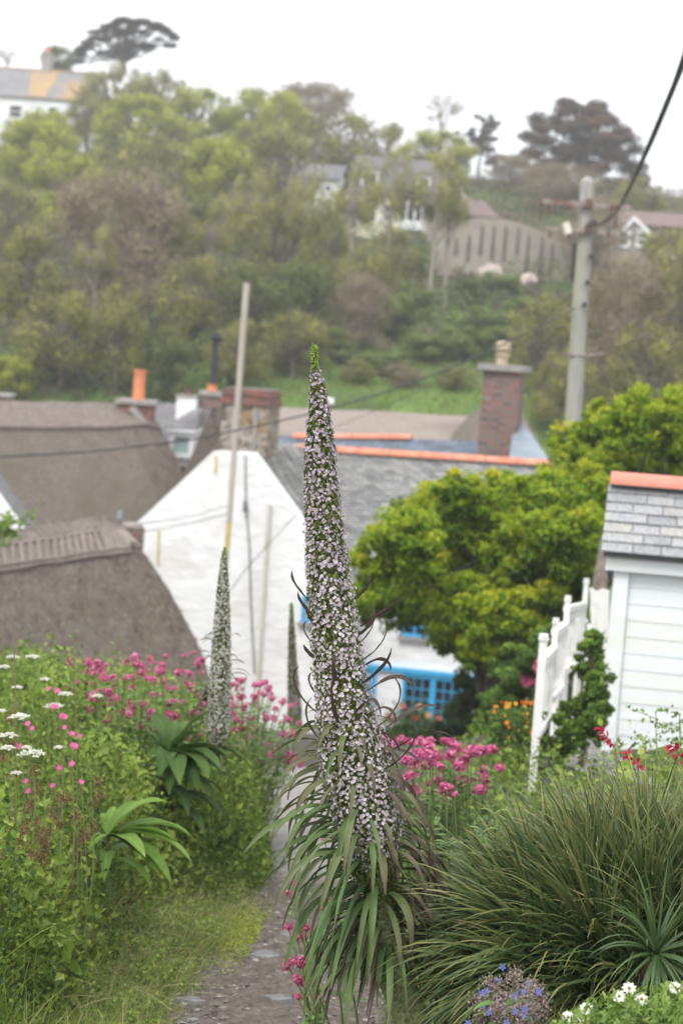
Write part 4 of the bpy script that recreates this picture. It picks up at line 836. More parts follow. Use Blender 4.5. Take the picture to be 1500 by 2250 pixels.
# wind-shaped umbrella pine with flat layered plates
PL = []
for i in range(46):
    x = -.5+i/45.; 
    for tier in (0, 1, 2):
        if tier and rg.random() < .55: continue
        top_ = .93-1.5*(x-.14)**2-.55*max(0, -x-.15); z = top_-(0, .17, .36)[tier]-rg.random()*.05
        if tier == 2 and not (-.2 < x < .38): continue
        r_0 = rg.uniform(.045, .085); PL.append((x, rg.normal()*.12*(1-abs(x)), z, r_0*1.15, r_0*1.3, r_0*.62))
c, t = tree_meshes(101, PL, 'pine', 16000, .028, .42, lean=(.06, 0), shell=.2, twigs=1, twr=.005, tr=.03); PROTO['umbrella'] = [(c, t, LM['pine'], M['bark_dark'])]
CL = [(.5*(.35+.65*math.sqrt(max(0, 1-((z-.3)/.72)**2)))*math.cos(a)*rr, .4*math.sin(a)*rr, z+rg.normal()*.02, .11, .11, .075) for z in np.linspace(.12, .93, 16) for a, rr in ((rg.random()*6.28, 1.05*(1 if z < .8 else .4)), (rg.random()*6.28, 1.1*(1 if z < .7 else .3)), (rg.random()*6.28, .8*(1 if z < .85 else .4)), (rg.random()*6.28, .9*(1 if z < .85 else .3)), (rg.random()*6.28, .5))]
c, t = tree_meshes(102, CL, 'rustpine', 22000, .036, .6, shell=.15, twigs=3, twr=.006, tr=.03); PROTO['cypress'] = [(c, t, LM['rustpine'], M['bark_dark'])]
CL = [(x, y, z, .17, .15, .055) for x, y, z in ((-.18,0,.35),(.15,.1,.42),(-.05,0,.55),(.22,0,.6),(-.22,0,.66),(.05,0,.74),(.2,.05,.82),(0,0,.92),(-.35,0,.5),(.34,0,.3),(.42,0,.12),(.28,0,.2),(-.3,.1,.2))]
CL = [(x+rg.normal()*.09, y+rg.normal()*.07, z+rg.normal()*.035, .085, .085, .05) for x, y, z, *_ in CL for _k in range(5)]
c, t = tree_meshes(103, CL, 'pine', 7000, .032, .7, shell=.15, twigs=3, twr=.006, tr=.028); PROTO['layered'] = [(c, t, LM['pine'], M['bark_dark'])]
USED = {}
def tree(kind, px, ytop, ybase, D, wpx, label, group='trees on the hillside', name='tree', v=None, cat='tree', rz=None):
    D = gd(px, ybase, D) if ybase > 440 else D; a = P(px, ytop, D); b = P(px, ybase, D); h = a[2]-b[2]; wd = wpx*D/FPX
    vs = PROTO[kind]; v = random.randrange(len(vs)) if v is None else v; key = (kind, v)
    if key not in USED:
        c, t, lm, bm = vs[v]; r = thing(name, label, cat, (0, 0, 0), group); c.build('crown', lm, r); t.build('trunk', bm, r, smooth=True); USED[key] = r
    else: r = copy_tree(USED[key]); tag(r, label, cat, group)
    r.location = (b[0], D, b[2]); r.scale = (wd, wd, h); r.rotation_euler = (0, 0, random.uniform(0, 6.28) if rz is None else rz)
    for ch in r.children: ch.hide_render = False
    return r
HG = 'trees on the hillside'
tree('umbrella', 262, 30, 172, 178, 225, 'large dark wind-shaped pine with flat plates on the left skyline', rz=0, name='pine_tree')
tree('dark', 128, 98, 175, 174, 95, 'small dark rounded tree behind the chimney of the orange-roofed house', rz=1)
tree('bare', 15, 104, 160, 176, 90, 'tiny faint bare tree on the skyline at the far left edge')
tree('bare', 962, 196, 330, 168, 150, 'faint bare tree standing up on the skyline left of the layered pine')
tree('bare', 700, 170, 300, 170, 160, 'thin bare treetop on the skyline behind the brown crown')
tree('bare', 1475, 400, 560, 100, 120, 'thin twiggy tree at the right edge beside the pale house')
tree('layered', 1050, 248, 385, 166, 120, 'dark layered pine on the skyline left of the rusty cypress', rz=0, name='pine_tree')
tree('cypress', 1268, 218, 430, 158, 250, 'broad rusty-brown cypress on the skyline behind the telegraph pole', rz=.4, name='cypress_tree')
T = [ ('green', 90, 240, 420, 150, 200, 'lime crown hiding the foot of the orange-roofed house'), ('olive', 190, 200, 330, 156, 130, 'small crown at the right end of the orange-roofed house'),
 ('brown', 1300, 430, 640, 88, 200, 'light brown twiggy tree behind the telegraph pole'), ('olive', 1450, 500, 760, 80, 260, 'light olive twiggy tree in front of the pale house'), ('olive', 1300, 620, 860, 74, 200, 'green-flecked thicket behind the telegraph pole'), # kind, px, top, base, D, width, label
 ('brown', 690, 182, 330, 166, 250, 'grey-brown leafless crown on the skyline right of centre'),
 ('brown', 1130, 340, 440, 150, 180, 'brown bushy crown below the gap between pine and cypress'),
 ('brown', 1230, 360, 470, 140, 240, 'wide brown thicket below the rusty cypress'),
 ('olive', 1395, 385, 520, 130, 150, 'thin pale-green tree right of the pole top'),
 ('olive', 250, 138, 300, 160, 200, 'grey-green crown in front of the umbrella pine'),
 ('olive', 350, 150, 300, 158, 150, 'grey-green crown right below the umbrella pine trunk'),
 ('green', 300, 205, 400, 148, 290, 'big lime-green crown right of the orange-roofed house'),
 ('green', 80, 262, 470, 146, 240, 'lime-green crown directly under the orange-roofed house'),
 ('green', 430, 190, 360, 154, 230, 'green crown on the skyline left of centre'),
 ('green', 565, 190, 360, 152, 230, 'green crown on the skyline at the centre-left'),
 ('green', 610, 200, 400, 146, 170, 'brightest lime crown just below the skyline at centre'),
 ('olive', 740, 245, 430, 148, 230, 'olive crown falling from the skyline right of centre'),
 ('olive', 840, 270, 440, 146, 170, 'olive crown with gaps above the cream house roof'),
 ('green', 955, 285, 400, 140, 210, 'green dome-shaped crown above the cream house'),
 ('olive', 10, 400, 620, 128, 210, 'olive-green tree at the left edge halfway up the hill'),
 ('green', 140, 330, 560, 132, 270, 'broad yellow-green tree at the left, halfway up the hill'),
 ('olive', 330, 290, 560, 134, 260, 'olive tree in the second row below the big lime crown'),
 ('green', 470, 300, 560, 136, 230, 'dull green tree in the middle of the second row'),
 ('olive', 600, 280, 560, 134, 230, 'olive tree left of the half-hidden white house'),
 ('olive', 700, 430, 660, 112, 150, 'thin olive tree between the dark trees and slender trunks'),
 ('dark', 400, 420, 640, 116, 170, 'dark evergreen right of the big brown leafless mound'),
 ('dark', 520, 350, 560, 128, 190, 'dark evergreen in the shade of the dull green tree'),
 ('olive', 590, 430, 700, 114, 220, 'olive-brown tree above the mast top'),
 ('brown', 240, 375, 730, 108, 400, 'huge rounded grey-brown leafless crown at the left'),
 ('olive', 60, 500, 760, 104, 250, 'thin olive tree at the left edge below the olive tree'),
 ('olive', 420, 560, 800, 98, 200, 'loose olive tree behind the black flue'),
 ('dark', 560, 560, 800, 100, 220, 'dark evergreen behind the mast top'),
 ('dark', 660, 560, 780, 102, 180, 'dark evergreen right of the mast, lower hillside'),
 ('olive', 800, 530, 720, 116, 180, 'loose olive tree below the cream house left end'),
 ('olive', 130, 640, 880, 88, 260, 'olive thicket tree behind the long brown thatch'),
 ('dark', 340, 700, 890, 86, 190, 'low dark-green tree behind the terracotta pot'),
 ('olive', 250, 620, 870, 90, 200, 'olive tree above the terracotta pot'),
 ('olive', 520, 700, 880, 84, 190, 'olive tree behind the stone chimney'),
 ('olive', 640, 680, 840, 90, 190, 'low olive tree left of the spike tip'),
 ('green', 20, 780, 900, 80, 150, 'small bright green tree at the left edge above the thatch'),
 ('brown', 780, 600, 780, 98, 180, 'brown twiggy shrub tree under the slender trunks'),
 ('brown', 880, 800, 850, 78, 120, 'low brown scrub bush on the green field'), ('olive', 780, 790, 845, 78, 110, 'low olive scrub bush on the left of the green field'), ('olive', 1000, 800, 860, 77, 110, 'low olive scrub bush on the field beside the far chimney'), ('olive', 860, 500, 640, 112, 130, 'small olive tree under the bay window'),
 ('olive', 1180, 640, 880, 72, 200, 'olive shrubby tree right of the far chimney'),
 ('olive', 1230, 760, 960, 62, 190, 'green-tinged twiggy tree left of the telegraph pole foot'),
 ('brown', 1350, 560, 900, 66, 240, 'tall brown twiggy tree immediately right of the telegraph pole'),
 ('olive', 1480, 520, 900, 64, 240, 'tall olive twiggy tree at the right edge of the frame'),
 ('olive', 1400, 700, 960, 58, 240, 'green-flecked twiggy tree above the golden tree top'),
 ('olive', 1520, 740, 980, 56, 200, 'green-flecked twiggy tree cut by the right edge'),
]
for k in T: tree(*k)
for px, yt, yb, D, wpx, lab in ((760, 330, 705, 110, 150, 'slender leaning trunk tree left of the bay window'), (940, 300, 700, 106, 170, 'pale slender trunk tree right of the bay window'), (972, 350, 695, 105.5, 150, 'second pale slender trunk close right of its pale twin'), (840, 310, 690, 112, 130, 'slender trunk tree in front of the cream house wall'), (455, 420, 720, 104, 150, 'slender trunk tree among the dark evergreens'), (640, 380, 700, 104, 150, 'slender trunk tree below the half-hidden white house'), (540, 360, 690, 104, 150, 'slender trunk tree above the mast top'), (350, 400, 710, 104, 150, 'slender trunk tree at the right side of the big brown crown'), (200, 480, 760, 104, 140, 'slender trunk tree inside the big brown crown')):
    tree('slender', px, yt, yb, D, wpx, lab)
SH = [(1090, 575, 660, 104, 130, 'dark green garden shrub right under the retaining wall'), (1030, 600, 680, 103, 110, 'blue-green garden shrub left of the pink boulder'), (1150, 640, 720, 99, 130, 'green garden shrub below the tan boulder'), (1060, 650, 750, 98, 150, 'round garden shrub below the pink boulder'),
 (1230, 635, 700, 98, 80, 'small green shrub beside the pole on the lawn'), (900, 600, 700, 104, 120, 'green shrub left of the pale slender trunks'), (870, 620, 760, 98, 130, 'dull green shrub lower left of the pale trunks'), (1010, 690, 790, 90, 140, 'grey-green tall shrub above the far chimney'),
 (930, 720, 800, 86, 150, 'low spreading green shrub above the field'), (1090, 700, 800, 86, 130, 'green shrub behind the cream chimney pot'), (850, 760, 820, 82, 150, 'low dark shrub on the upper edge of the field'), (720, 700, 800, 92, 140, 'green bush right of the spike tip'),
 (905, 540, 610, 114, 110, 'dark hedge bush under the bay window'), (960, 500, 560, 113, 90, 'dark bush at the left end of the retaining wall')]
for px, yt, yb, D, wpx, lab in SH: tree('shrub', px, yt, yb, D, wpx, lab, 'garden shrubs on the hillside', 'shrub', cat='shrub')
# hillside undergrowth, one mass
q = MB(); r_ = np.random.default_rng(77); n = 110000; Yh = 66+100*r_.random(n)**.9; Xh = (r_.random(n)-.5)*.62*Yh+.0*Yh
vis = ~((Yh < 84) & (Xh > -4) & (Xh < 12)); Yh, Xh = Yh[vis], Xh[vis]; n = len(Yh)
pat = np.sin(Xh*.35+Yh*.21)+np.sin(Yh*.5-Xh*.27+2)+r_.normal(size=n)*.5
z = gz(Xh, Yh)+r_.random(n)**2*(1.0+.5*pat.clip(-1, 1))
leaves(q, np.stack([Xh, Yh, z], -1), rdir(n, r_)+[0, -.4, .8], .2+.2*r_.random(n), .13, np.clip(.42+.2*pat+.15*r_.normal(size=n), 0, 1), r_)
um = leafmat('hillside_scrub', [(.12,.09,.06), (.10,.085,.05), (.09,.10,.04), (.10,.16,.04), (.12,.19,.04)], .2, .8)
tag(q.build('undergrowth', um, origin=(0, 100, 5)), 'mixed brown and green scrub covering the far hillside', 'undergrowth', kind='stuff')
q = MB(); n = 16000; Yh = 64+22*r_.random(n); Xh = -8+20*r_.random(n); B = np.stack([Xh, Yh, gz(Xh, Yh)], -1)
blades(q, B, r_.normal(size=(n, 3))*.4+[0, 0, 1], .15+.15*r_.random(n), .07, .5, r_.random(n), ns=2)
tag(q.build('field_grass', leafmat('field_grass', [(.13,.22,.03), (.23,.33,.06), (.26,.25,.10)], .3), origin=(0, 75, 0)), 'bright green rough grass of the field beyond the roofs', 'grass', kind='stuff')

# ---------------------------------------------------------------- the golden-green tree behind the hut
DG = 22.0
def mid_tree(px0, D, base, lobes_px, label, seed, nleaf, lsz, mat, cat='tree', name='tree', group=None, dz=1.5, depth=.6, trunkr=.11, shell=.35, barkm='bark_dark', trunk=True):
    rg = np.random.default_rng(seed); b = np.array(base); r = thing(name, label, cat, b, group); c = MB(); t = MB()
    tot = sum((l[2]*l[3]) for l in lobes_px)
    fork = b+np.array([0, 0, dz*.35]); 
    if trunk: limb(t, b-[0, 0, .2], fork, trunkr, trunkr*.8, rg, 4, .04, 9)
    for (x, y, rx, ry) in lobes_px:
        d0 = D+rg.normal()*depth*.5; ce = P(x, y, d0); R = np.array([rx, (rx+ry)*.5, ry])*D/FPX; n = int(nleaf*rx*ry/tot)
        # each lobe is a cluster of small tufts
        nt_ = max(6, int(n/95)); td = rdir(nt_, rg); tp_ = ce+td*R*np.array([1, 1, 1.15])*(.35+.8*rg.random(nt_))[:,None]; tr_ = R.mean()*(.16+.26*rg.random(nt_)); k = rg.integers(0, nt_, n)
        d = rdir(n, rg); d[:, 2] = np.abs(d[:, 2])*np.where(rg.random(n) < .7, 1, -1); p = tp_[k]+d*(tr_[k]*(.3+.95*rg.random(n)))[:,None]*np.array([1.15, 1.15, .85])
        nn = nrm(d*.8+np.array([0, -.1, .6])+rg.normal(size=(n, 3))*.55); 
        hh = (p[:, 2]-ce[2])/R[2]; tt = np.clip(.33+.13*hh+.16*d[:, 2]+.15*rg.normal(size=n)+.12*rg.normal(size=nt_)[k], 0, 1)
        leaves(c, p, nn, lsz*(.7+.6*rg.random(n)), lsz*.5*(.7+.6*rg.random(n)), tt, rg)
        if trunk and rg.random() < .6: pth = limb(t, fork+rg.normal(size=3)*.05, ce, trunkr*.32, .012, rg, 10, .04, 6)
    c.build('crown', mat, r); 
    if trunk: t.build('trunk', M[barkm], r, smooth=True)
    return r
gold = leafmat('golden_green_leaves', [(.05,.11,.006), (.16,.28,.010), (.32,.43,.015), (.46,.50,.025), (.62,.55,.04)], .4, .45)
mainl = [(900,1180,75,60),(840,1235,60,50),(815,1320,50,55),(870,1300,80,60),(960,1120,80,60),(1000,1075,50,35),(1040,1120,80,70),(960,1210,90,70),(1060,1210,90,70),(950,1300,90,60),(1050,1310,90,60),(1130,1110,80,60),(1200,1090,70,50),(1150,1200,90,70),(1140,1300,80,60),(1230,1170,80,70),(1230,1270,70,55),(1290,1100,60,60),(1300,1190,60,60),(1310,1270,40,40),(985,1375,70,40),(1060,1390,80,45),(1100,1400,70,40),(1150,1370,60,40),(1200,1370,60,45),(1180,1330,60,45),(1080,1350,70,50),(1120,1420,50,35),(1030,1350,60,40),(1290,1330,30,40),(1000,1400,45,35),(1050,1430,50,30),(1240,1360,50,45),(1140,1440,50,30),(965,1350,50,35),(1180,1400,50,40),(1290,1280,40,50),(1320,1330,25,50),(860,1190,30,20),(835,1165,16,12),(1220,1310,50,30),(1010,1420,60,35),(900,1345,50,25)]
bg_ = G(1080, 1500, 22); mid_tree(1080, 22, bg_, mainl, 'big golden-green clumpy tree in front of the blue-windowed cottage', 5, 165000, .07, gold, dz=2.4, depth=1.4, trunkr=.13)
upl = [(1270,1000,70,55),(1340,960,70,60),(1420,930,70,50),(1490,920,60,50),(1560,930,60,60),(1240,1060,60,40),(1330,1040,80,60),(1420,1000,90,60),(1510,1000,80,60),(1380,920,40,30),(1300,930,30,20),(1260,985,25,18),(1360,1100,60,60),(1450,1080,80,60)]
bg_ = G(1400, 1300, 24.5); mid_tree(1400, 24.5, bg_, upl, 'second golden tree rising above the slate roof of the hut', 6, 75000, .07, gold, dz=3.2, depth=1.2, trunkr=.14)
# leaning trunk and dark understorey seen beneath the golden tree
q = MB(); rg = np.random.default_rng(3); t = thing('bare_tree', 'pale mossy leaning tree beside the top end of the white fence', 'tree', G(1330, 1600, 19))
pts = [P(1345, 1560, 19), P(1335, 1440, 19), P(1322, 1360, 19), P(1316, 1290, 19.2), P(1330, 1180, 19.6)]; pts[0] = G(1345, 1560, 19)-np.array([0, 0, .2]); tube(q, pts, [.12, .09, .08, .08, .05], 10); q.build('trunk', M['bark'], t, smooth=True)

# ================================================================ fence, shrubs between hut and cottage
FM = {}
FM['leafy'] = leafmat('fresh_leaves', [(.035,.075,.012), (.09,.17,.025), (.19,.31,.05), (.33,.42,.08)], .35, .5)
FM['hedge'] = leafmat('hedge_leaves', [(.03,.06,.012), (.07,.13,.02), (.15,.24,.04), (.28,.36,.06)], .3, .5)
FM['shade'] = leafmat('dark_hedge_leaves', [(.02,.04,.01), (.05,.09,.02), (.09,.15,.03)], .25, .5)
FM['fern'] = leafmat('mixed_bramble_leaves', [(.08,.05,.02), (.05,.09,.02), (.12,.2,.03), (.22,.3,.05)], .3, .5)
def hedge(px, D, lobes, label, seed, n, sz, mat, depth=.5, name='shrub', cat='shrub', group='garden shrubs below the hut', y=1600, dz=.5, trunk=True):
    return mid_tree(px, D, G(px, y, D), lobes, label, seed, n, sz, FM[mat], cat, name, group, dz, depth, .03, trunk=trunk, barkm='bark')
hedge(1040, 24, [(1040,1500,40,45),(1060,1480,50,50),(1100,1460,40,40),(1020,1570,50,40),(1080,1560,50,50),(990,1610,40,30),(1130,1500,40,50),(1050,1640,60,40)], 'dull green bush right of the blue ground-floor window', 31, 15000, .06, 'shade')
hedge(1150, 17.5, [(1130,1470,50,40),(1180,1430,45,40),(1220,1400,40,30),(1110,1520,50,40),(1160,1500,50,50),(1210,1470,40,50),(1080,1560,40,40),(1130,1590,60,40),(1190,1560,40,60),(1230,1440,25,30),(1060,1620,40,40),(1170,1640,60,50),(1100,1660,60,40)], 'bright leafy shrub bank left of the white fence', 32, 26000, .055, 'leafy')
hedge(1290, 16.5, [(1290,1400,30,30),(1310,1440,35,40),(1280,1460,30,50),(1300,1520,40,50),(1260,1540,30,50),(1270,1590,45,40),(1310,1590,25,50),(1240,1620,35,35),(1230,1570,20,40)], 'climbing bramble hedge between the white fence and the hut', 33, 20000, .05, 'fern')
hedge(1285, 12.6, [(1300,1410,18,30),(1296,1450,28,45),(1306,1500,28,45),(1290,1560,38,40),(1262,1605,42,34),(1235,1645,36,26),(1232,1560,14,30),(1312,1570,20,50)], 'leafy climber in front of the fence posts beside the hut path', 35, 17000, .036, 'leafy')
hedge(1345, 17.2, [(1335,1450,22,60),(1330,1530,25,60),(1320,1600,25,50),(1345,1380,20,60)], 'dark narrow evergreen tight behind the hut corner', 34, 7000, .05, 'shade')
hedge(930, 26, [(900,1610,50,22),(960,1615,50,25),(850,1625,40,20)], 'low dark planting under the blue window', 35, 5000, .05, 'shade', y=1650)
# white balustrade fence stepping up beside the hut path
fpx = [(1193, 1408, 1712, 11.6), (1220, 1372, 1600, 12.6), (1246, 1322, 1560, 13.6), (1287, 1283, 1500, 15.0)]
FP = [P(x, y, D) for x, y, _, D in fpx]; FB_ = [P(x-18 if i == 0 else x-10, yb, D) for i, (x, y, yb, D) in enumerate(fpx)]
fence = thing('garden_fence', 'white painted balustrade fence climbing beside the hut path', 'fence', [FB_[0][0], FB_[0][1], FB_[0][2]-.3])
for i, (a, b) in enumerate(zip(FP, FB_)):
    wd = (.044, .034, .034, .034)[i]; q = MB(); lo = b.copy(); lo[2] = float(gz(a[0], a[1]))-.05; lo[0] = a[0]-(a[2]-lo[2])*(0.0)
    C = []
    for c, k in ((lo, wd), (a, wd)):
        for sx, sy in ((-1,-1),(1,-1),(1,1),(-1,1)): C.append(c+np.array([sx*k/2, sy*k/2, 0]))
    hexa(q, C); o = q.build('post', M['old_white'], fence); WL[o.name] = WL[fence.name]
    q = MB(); box(q, a+[0, 0, .012], (wd*1.3, wd*1.3, .016)); box(q, a+[0, 0, .032], (wd*1.1, wd*1.1, .016)); q.build('post_cap', M['old_white'], o)
for i in range(3):
    a, b = FP[i]+[0, 0, -.05 if i else -.12], FP[i+1]+[0, 0, -.16]; dv = b-a
    for dz, nm in ((0, 'handrail'), (-.44, 'bottom_rail')):
        q = MB(); rr = .02; C = []
        for c in (a, b):
            for sy, sz in ((-1,-1),(1,-1),(1,1),(-1,1)): C.append(c+[sy*.026, 0, dz+sz*rr])
        V = np.array(C); q.add(V, [[0,1,2,3],[7,6,5,4],[0,4,5,1],[1,5,6,2],[2,6,7,3],[3,7,4,0]]); q.build(nm, M['old_white'], fence)
    n = 5
    for k in range(1, n+1):
        c = a+dv*k/(n+1); prof = [(.009, -.42), (.014, -.39), (.008, -.35), (.015, -.25), (.012, -.18), (.007, -.1), (.012, -.06), (.009, -.03)]; q = MB(); lathe(q, c, prof, 8); q.build('baluster', M['old_white'], fence)
t = thing('gate_screen', 'weathered whitewashed panel at the top end of the fence under the golden tree', 'screen', P(1312, 1500, 15.6))
q = MB(); rg = np.random.default_rng(2); tx = [(1294, 1292), (1306, 1300), (1320, 1294), (1336, 1300), (1336, 1375), (1322, 1392), (1308, 1380), (1298, 1392)]
prism(q, [P(x, y, 15.5) for x, y in tx], (.02, .05, 0)); q.build('panel', M['old_white'], t)
q = MB(); rod(q, P(1296, 1372, 15.53), P(1280, 1680, 15.53), .03, n=6); q.build('post', M['old_white'], t); q = MB(); rod(q, P(1334, 1370, 15.53), P(1318, 1680, 15.53), .03, n=6); q.build('post', M['old_white'], t)
# second line of posts showing through the first
f2 = thing('garden_fence', 'second row of peeling white posts half hidden behind the front fence', 'fence', P(1240, 1640, 14.8))
pp = [(1246, 1392, 1560, 14.6), (1222, 1490, 1640, 14.2), (1276, 1370, 1480, 15.2)]
for x, y0, y1, D in pp: q = MB(); rod(q, P(x-(1700-y0)*.07, 1700, D), P(x, y0, D), .032, .03, 6); o = q.build('post', M['old_white'], f2); WL[o.name] = WL[f2.name]; q = MB(); lathe(q, P(x, y0, D), [(.03, 0), (.055, .01), (.055, .03), (.02, .05)], 8); q.build('finial', M['old_white'], o)
q = MB(); tube(q, [P(1222, 1500, 14.3), P(1246, 1402, 14.6), P(1276, 1378, 15.2)], .022, 6); q.build('handrail', M['old_white'], f2)
# pale paving beside the hut
q = MB(); C = [P(1245, 1625, 14.6), P(1345, 1610, 14.6)]; A = np.array([[1.35, 12.6], [2.1, 12.6], [2.1, 16], [1.5, 16]]); V = [[x, y, float(gz(x, y))+.03] for x, y in A]
V = np.array([[x, y, float(gz(x, y))+.015] for y in np.arange(11.6, 16.2, .25) for x in np.linspace(1.5, 2.0, 6)]).reshape(-1, 6, 3); grid(q, V)
o = q.build('pavement', M['cement']); tag(o, kind='structure')

# ================================================================ flowers and plants
def petals(name, cols, tr=.3): FM[name] = leafmat(name, cols, tr, .55)
petals('pink_florets', [(.46,.06,.19), (.68,.16,.34), (.84,.42,.58)]); petals('crimson_petals', [(.35,.01,.04), (.55,.02,.08)])
petals('white_petals', [(.62,.60,.50), (.80,.79,.74)]); petals('pale_petals', [(.42,.40,.38), (.66,.64,.62)]); petals('campion_petals', [(.60,.06,.28), (.75,.18,.42)])
petals('orange_petals', [(.55,.10,.01), (.75,.22,.015), (.8,.4,.03)]); petals('lilac_petals', [(.44,.35,.45), (.62,.52,.61), (.76,.69,.75)], .3)
petals('blue_petals', [(.15,.17,.55), (.30,.30,.70)]); petals('rose_petals', [(.45,.03,.03), (.65,.12,.10), (.75,.45,.2)])
FM['stem'] = leafmat('green_stem', [(.10,.16,.04), (.2,.26,.08), (.22,.14,.09)], 0, .6)
FM['val'] = leafmat('valerian_leaves', [(.06,.13,.03), (.13,.24,.06), (.24,.36,.12)], .35, .45)
FM['dead'] = leafmat('dry_seedheads', [(.10,.05,.028), (.20,.105,.06), (.30,.18,.10)], .1, .8)
FM['bud'] = leafmat('green_buds', [(.12,.20,.03), (.24,.36,.06), (.38,.50,.11)], .2, .6)
FM['spikeg'] = leafmat('spike_bracts', [(.09,.13,.03), (.19,.25,.06), (.34,.38,.13)], .45, .6)
FM['echleaf'] = leafmat('long_furry_leaves', [(.07,.125,.045), (.125,.20,.07), (.15,.15,.075), (.11,.075,.06), (.065,.048,.045)], .22, .6)
FM['broad'] = leafmat('broad_ribbed_leaves', [(.03,.07,.02), (.07,.135,.03), (.15,.25,.06)], .3, .6, True)
FM['broadlime'] = leafmat('lime_ribbed_leaves', [(.10,.19,.035), (.18,.31,.06), (.28,.41,.10)], .35, .6, True)
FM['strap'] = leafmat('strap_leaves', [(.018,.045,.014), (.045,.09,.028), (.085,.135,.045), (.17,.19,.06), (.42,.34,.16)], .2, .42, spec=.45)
FM['grass'] = leafmat('meadow_grass', [(.06,.11,.02), (.13,.21,.04), (.24,.32,.07), (.42,.36,.19)], .35, .6)
FM['spot'] = leafmat('scarred_stem', [(.17,.20,.10), (.28,.31,.15), (.09,.10,.05)], 0, .8)

def valerian(base, heads, label, seed=0, group='pink valerian plants', leafy=1.0, florets=150, fr=.0045, nm='valerian', rise=.6, lsz=.045):
    """heads: (point, radius); leafy stems with opposite leaves carry them from the base"""
    rg = np.random.default_rng(seed+900); base = np.array(base, float); r = thing(nm, label, 'flowering plant', base, group); st = MB(); lf = MB()
    for p, R in heads:
        p = np.array(p, float); b = base+rg.normal(size=3)*[.05, .05, 0]; k = 7; s = np.linspace(0, 1, k)[:,None]
        mid = (b+p)/2+rg.normal(size=3)*.03*np.linalg.norm(p-b); mid[2] += 0; pts = (1-s)**2*b+2*s*(1-s)*mid+s*s*p; L = np.linalg.norm(p-b)
        tube(st, pts, np.linspace(.0045, .002, k), 5, .3)
        nn = int(9*leafy*max(.4, L/.6)); u = rg.random(nn)*.9
        for uu in u:
            c = pts[0]*(1-uu)**2+2*uu*(1-uu)*mid+uu*uu*p
            az_ = rg.random()*6.28; 
            for a in (az_, az_+PI): bigleaf(lf, c, [math.cos(a), math.sin(a), .5], lsz*(1.3-.5*uu)*rg.uniform(.8, 1.3), lsz*.5, 1.0, (rg.random(), rg.random()*.5+.5), 3, .3)
        hd = MB(); n = max(12, int(florets*(R/.02)**2)); d = rdir(n, rg); d[:, 2] = np.abs(d[:, 2])*1.0-.25; pc = p+d*np.array([R, R, R*.85])*(.75+.3*rg.random(n))[:,None]
        # cymes: several sub-domes
        ns = 7; sub = p+rdir(ns, rg)*R*.55*np.array([1, 1, .8]); kk = rg.integers(0, ns, n); pc = sub[kk]+rdir(n, rg)*R*.5*(.7+.3*rg.random(n))[:,None]
        star(hd, pc, pc-p+rg.normal(size=(n, 3))*R*.4+[0, 0, R*.3], fr*(.8+.5*rg.random(n)), np.clip(.45+.25*rg.normal(size=n)+.2*(sub[kk, 2]-p[2])/R, 0, 1), 5 if R > .016 else 3, rg)
        hd.build('flower_head', FM['pink_florets'], r)
    st.build('stem', FM['stem'], r); lf.build('foliage', FM['val'], r); return r
def hp(px, py, D, R=.02): return (P(px, py, D), R)
def masses(x0, x1, ytop, ybot, D0, D1, nplants, hpp, seed, grp, labels, R=(.011, .026)):
    rg = np.random.default_rng(seed)
    for k in range(nplants):
        f = (k+.5)/nplants; cx = x0+(x1-x0)*f; D = rg.uniform(D0, D1); H = []
        for _ in range(hpp): 
            yt = np.interp(cx, [x0, x1], ytop); yb = np.interp(cx, [x0, x1], ybot); H.append(hp(cx+rg.normal()*(x1-x0)/nplants*.8, yt+(yb-yt)*rg.random()**1.15, D+rg.normal()*.15, rg.uniform(*R)))
        b = G(min(cx, 545) if cx < 700 else cx, 1700, D); valerian(b, H, labels[k], seed*50+k, grp, .8, 60, .0075, lsz=.06)
ordn = ['first', 'second', 'third', 'fourth', 'fifth', 'sixth', 'seventh', 'eighth', 'ninth']
masses(190, 455, (1450, 1425), (1570, 1640), 9.0, 10.2, 7, 17, 1, 'pink valerian along the top of the left bank', [f'{o_} pink valerian from the left along the bank top before the thatch' for o_ in ordn[:7]])
masses(490, 645, (1480, 1530), (1620, 1730), 10.2, 11.5, 7, 13, 2, 'pink valerian between the small spike and the path', [f'{o_} pink valerian rightwards from the small spike, left of the path' for o_ in ordn[:7]])
masses(880, 1060, (1600, 1640), (1760, 1740), 8.2, 9.6, 5, 14, 3, 'pink valerian behind the main spike, right of the path', [f'{o_} pink valerian right of the main spike, behind the strap leaves' for o_ in ordn[:5]], (.02, .03))
VG = 'pink valerian in sharp focus'
valerian(G(720, 2240, 5.9), [hp(645, 1940, 5.9, .014), hp(635, 1962, 5.9, .013), hp(652, 2052, 5.9, .02), hp(632, 2035, 5.9, .016), hp(670, 2040, 5.9, .016), hp(668, 2062, 5.92, .013)], 'sharp pink valerian at the path edge left of the main spike, upper clusters', 11, VG, .5, 190)
valerian(G(740, 2300, 5.75), [hp(632, 2120, 5.75, .021), hp(660, 2112, 5.75, .021), hp(650, 2150, 5.75, .018), hp(668, 2160, 5.76, .014), hp(655, 2190, 5.76, .012), hp(690, 2190, 5.8, .01)], 'sharp pink valerian lowest beside the path, three bunched heads', 12, VG, .9, 190)
valerian(G(800, 2200, 6.1), [hp(710, 1990, 6.1, .02), hp(718, 1975, 6.1, .013), hp(712, 1840, 6.2, .012)], 'pink valerian heads seen between the drooping leaves of the main spike', 13, VG, .9, 160)
valerian(G(900, 2100, 6.2), [hp(849, 1622, 6.2, .024), hp(842, 1634, 6.2, .018), hp(855, 1655, 6.2, .015)], 'tall round pink valerian head touching the right side of the main spike', 14, VG, .7, 190)
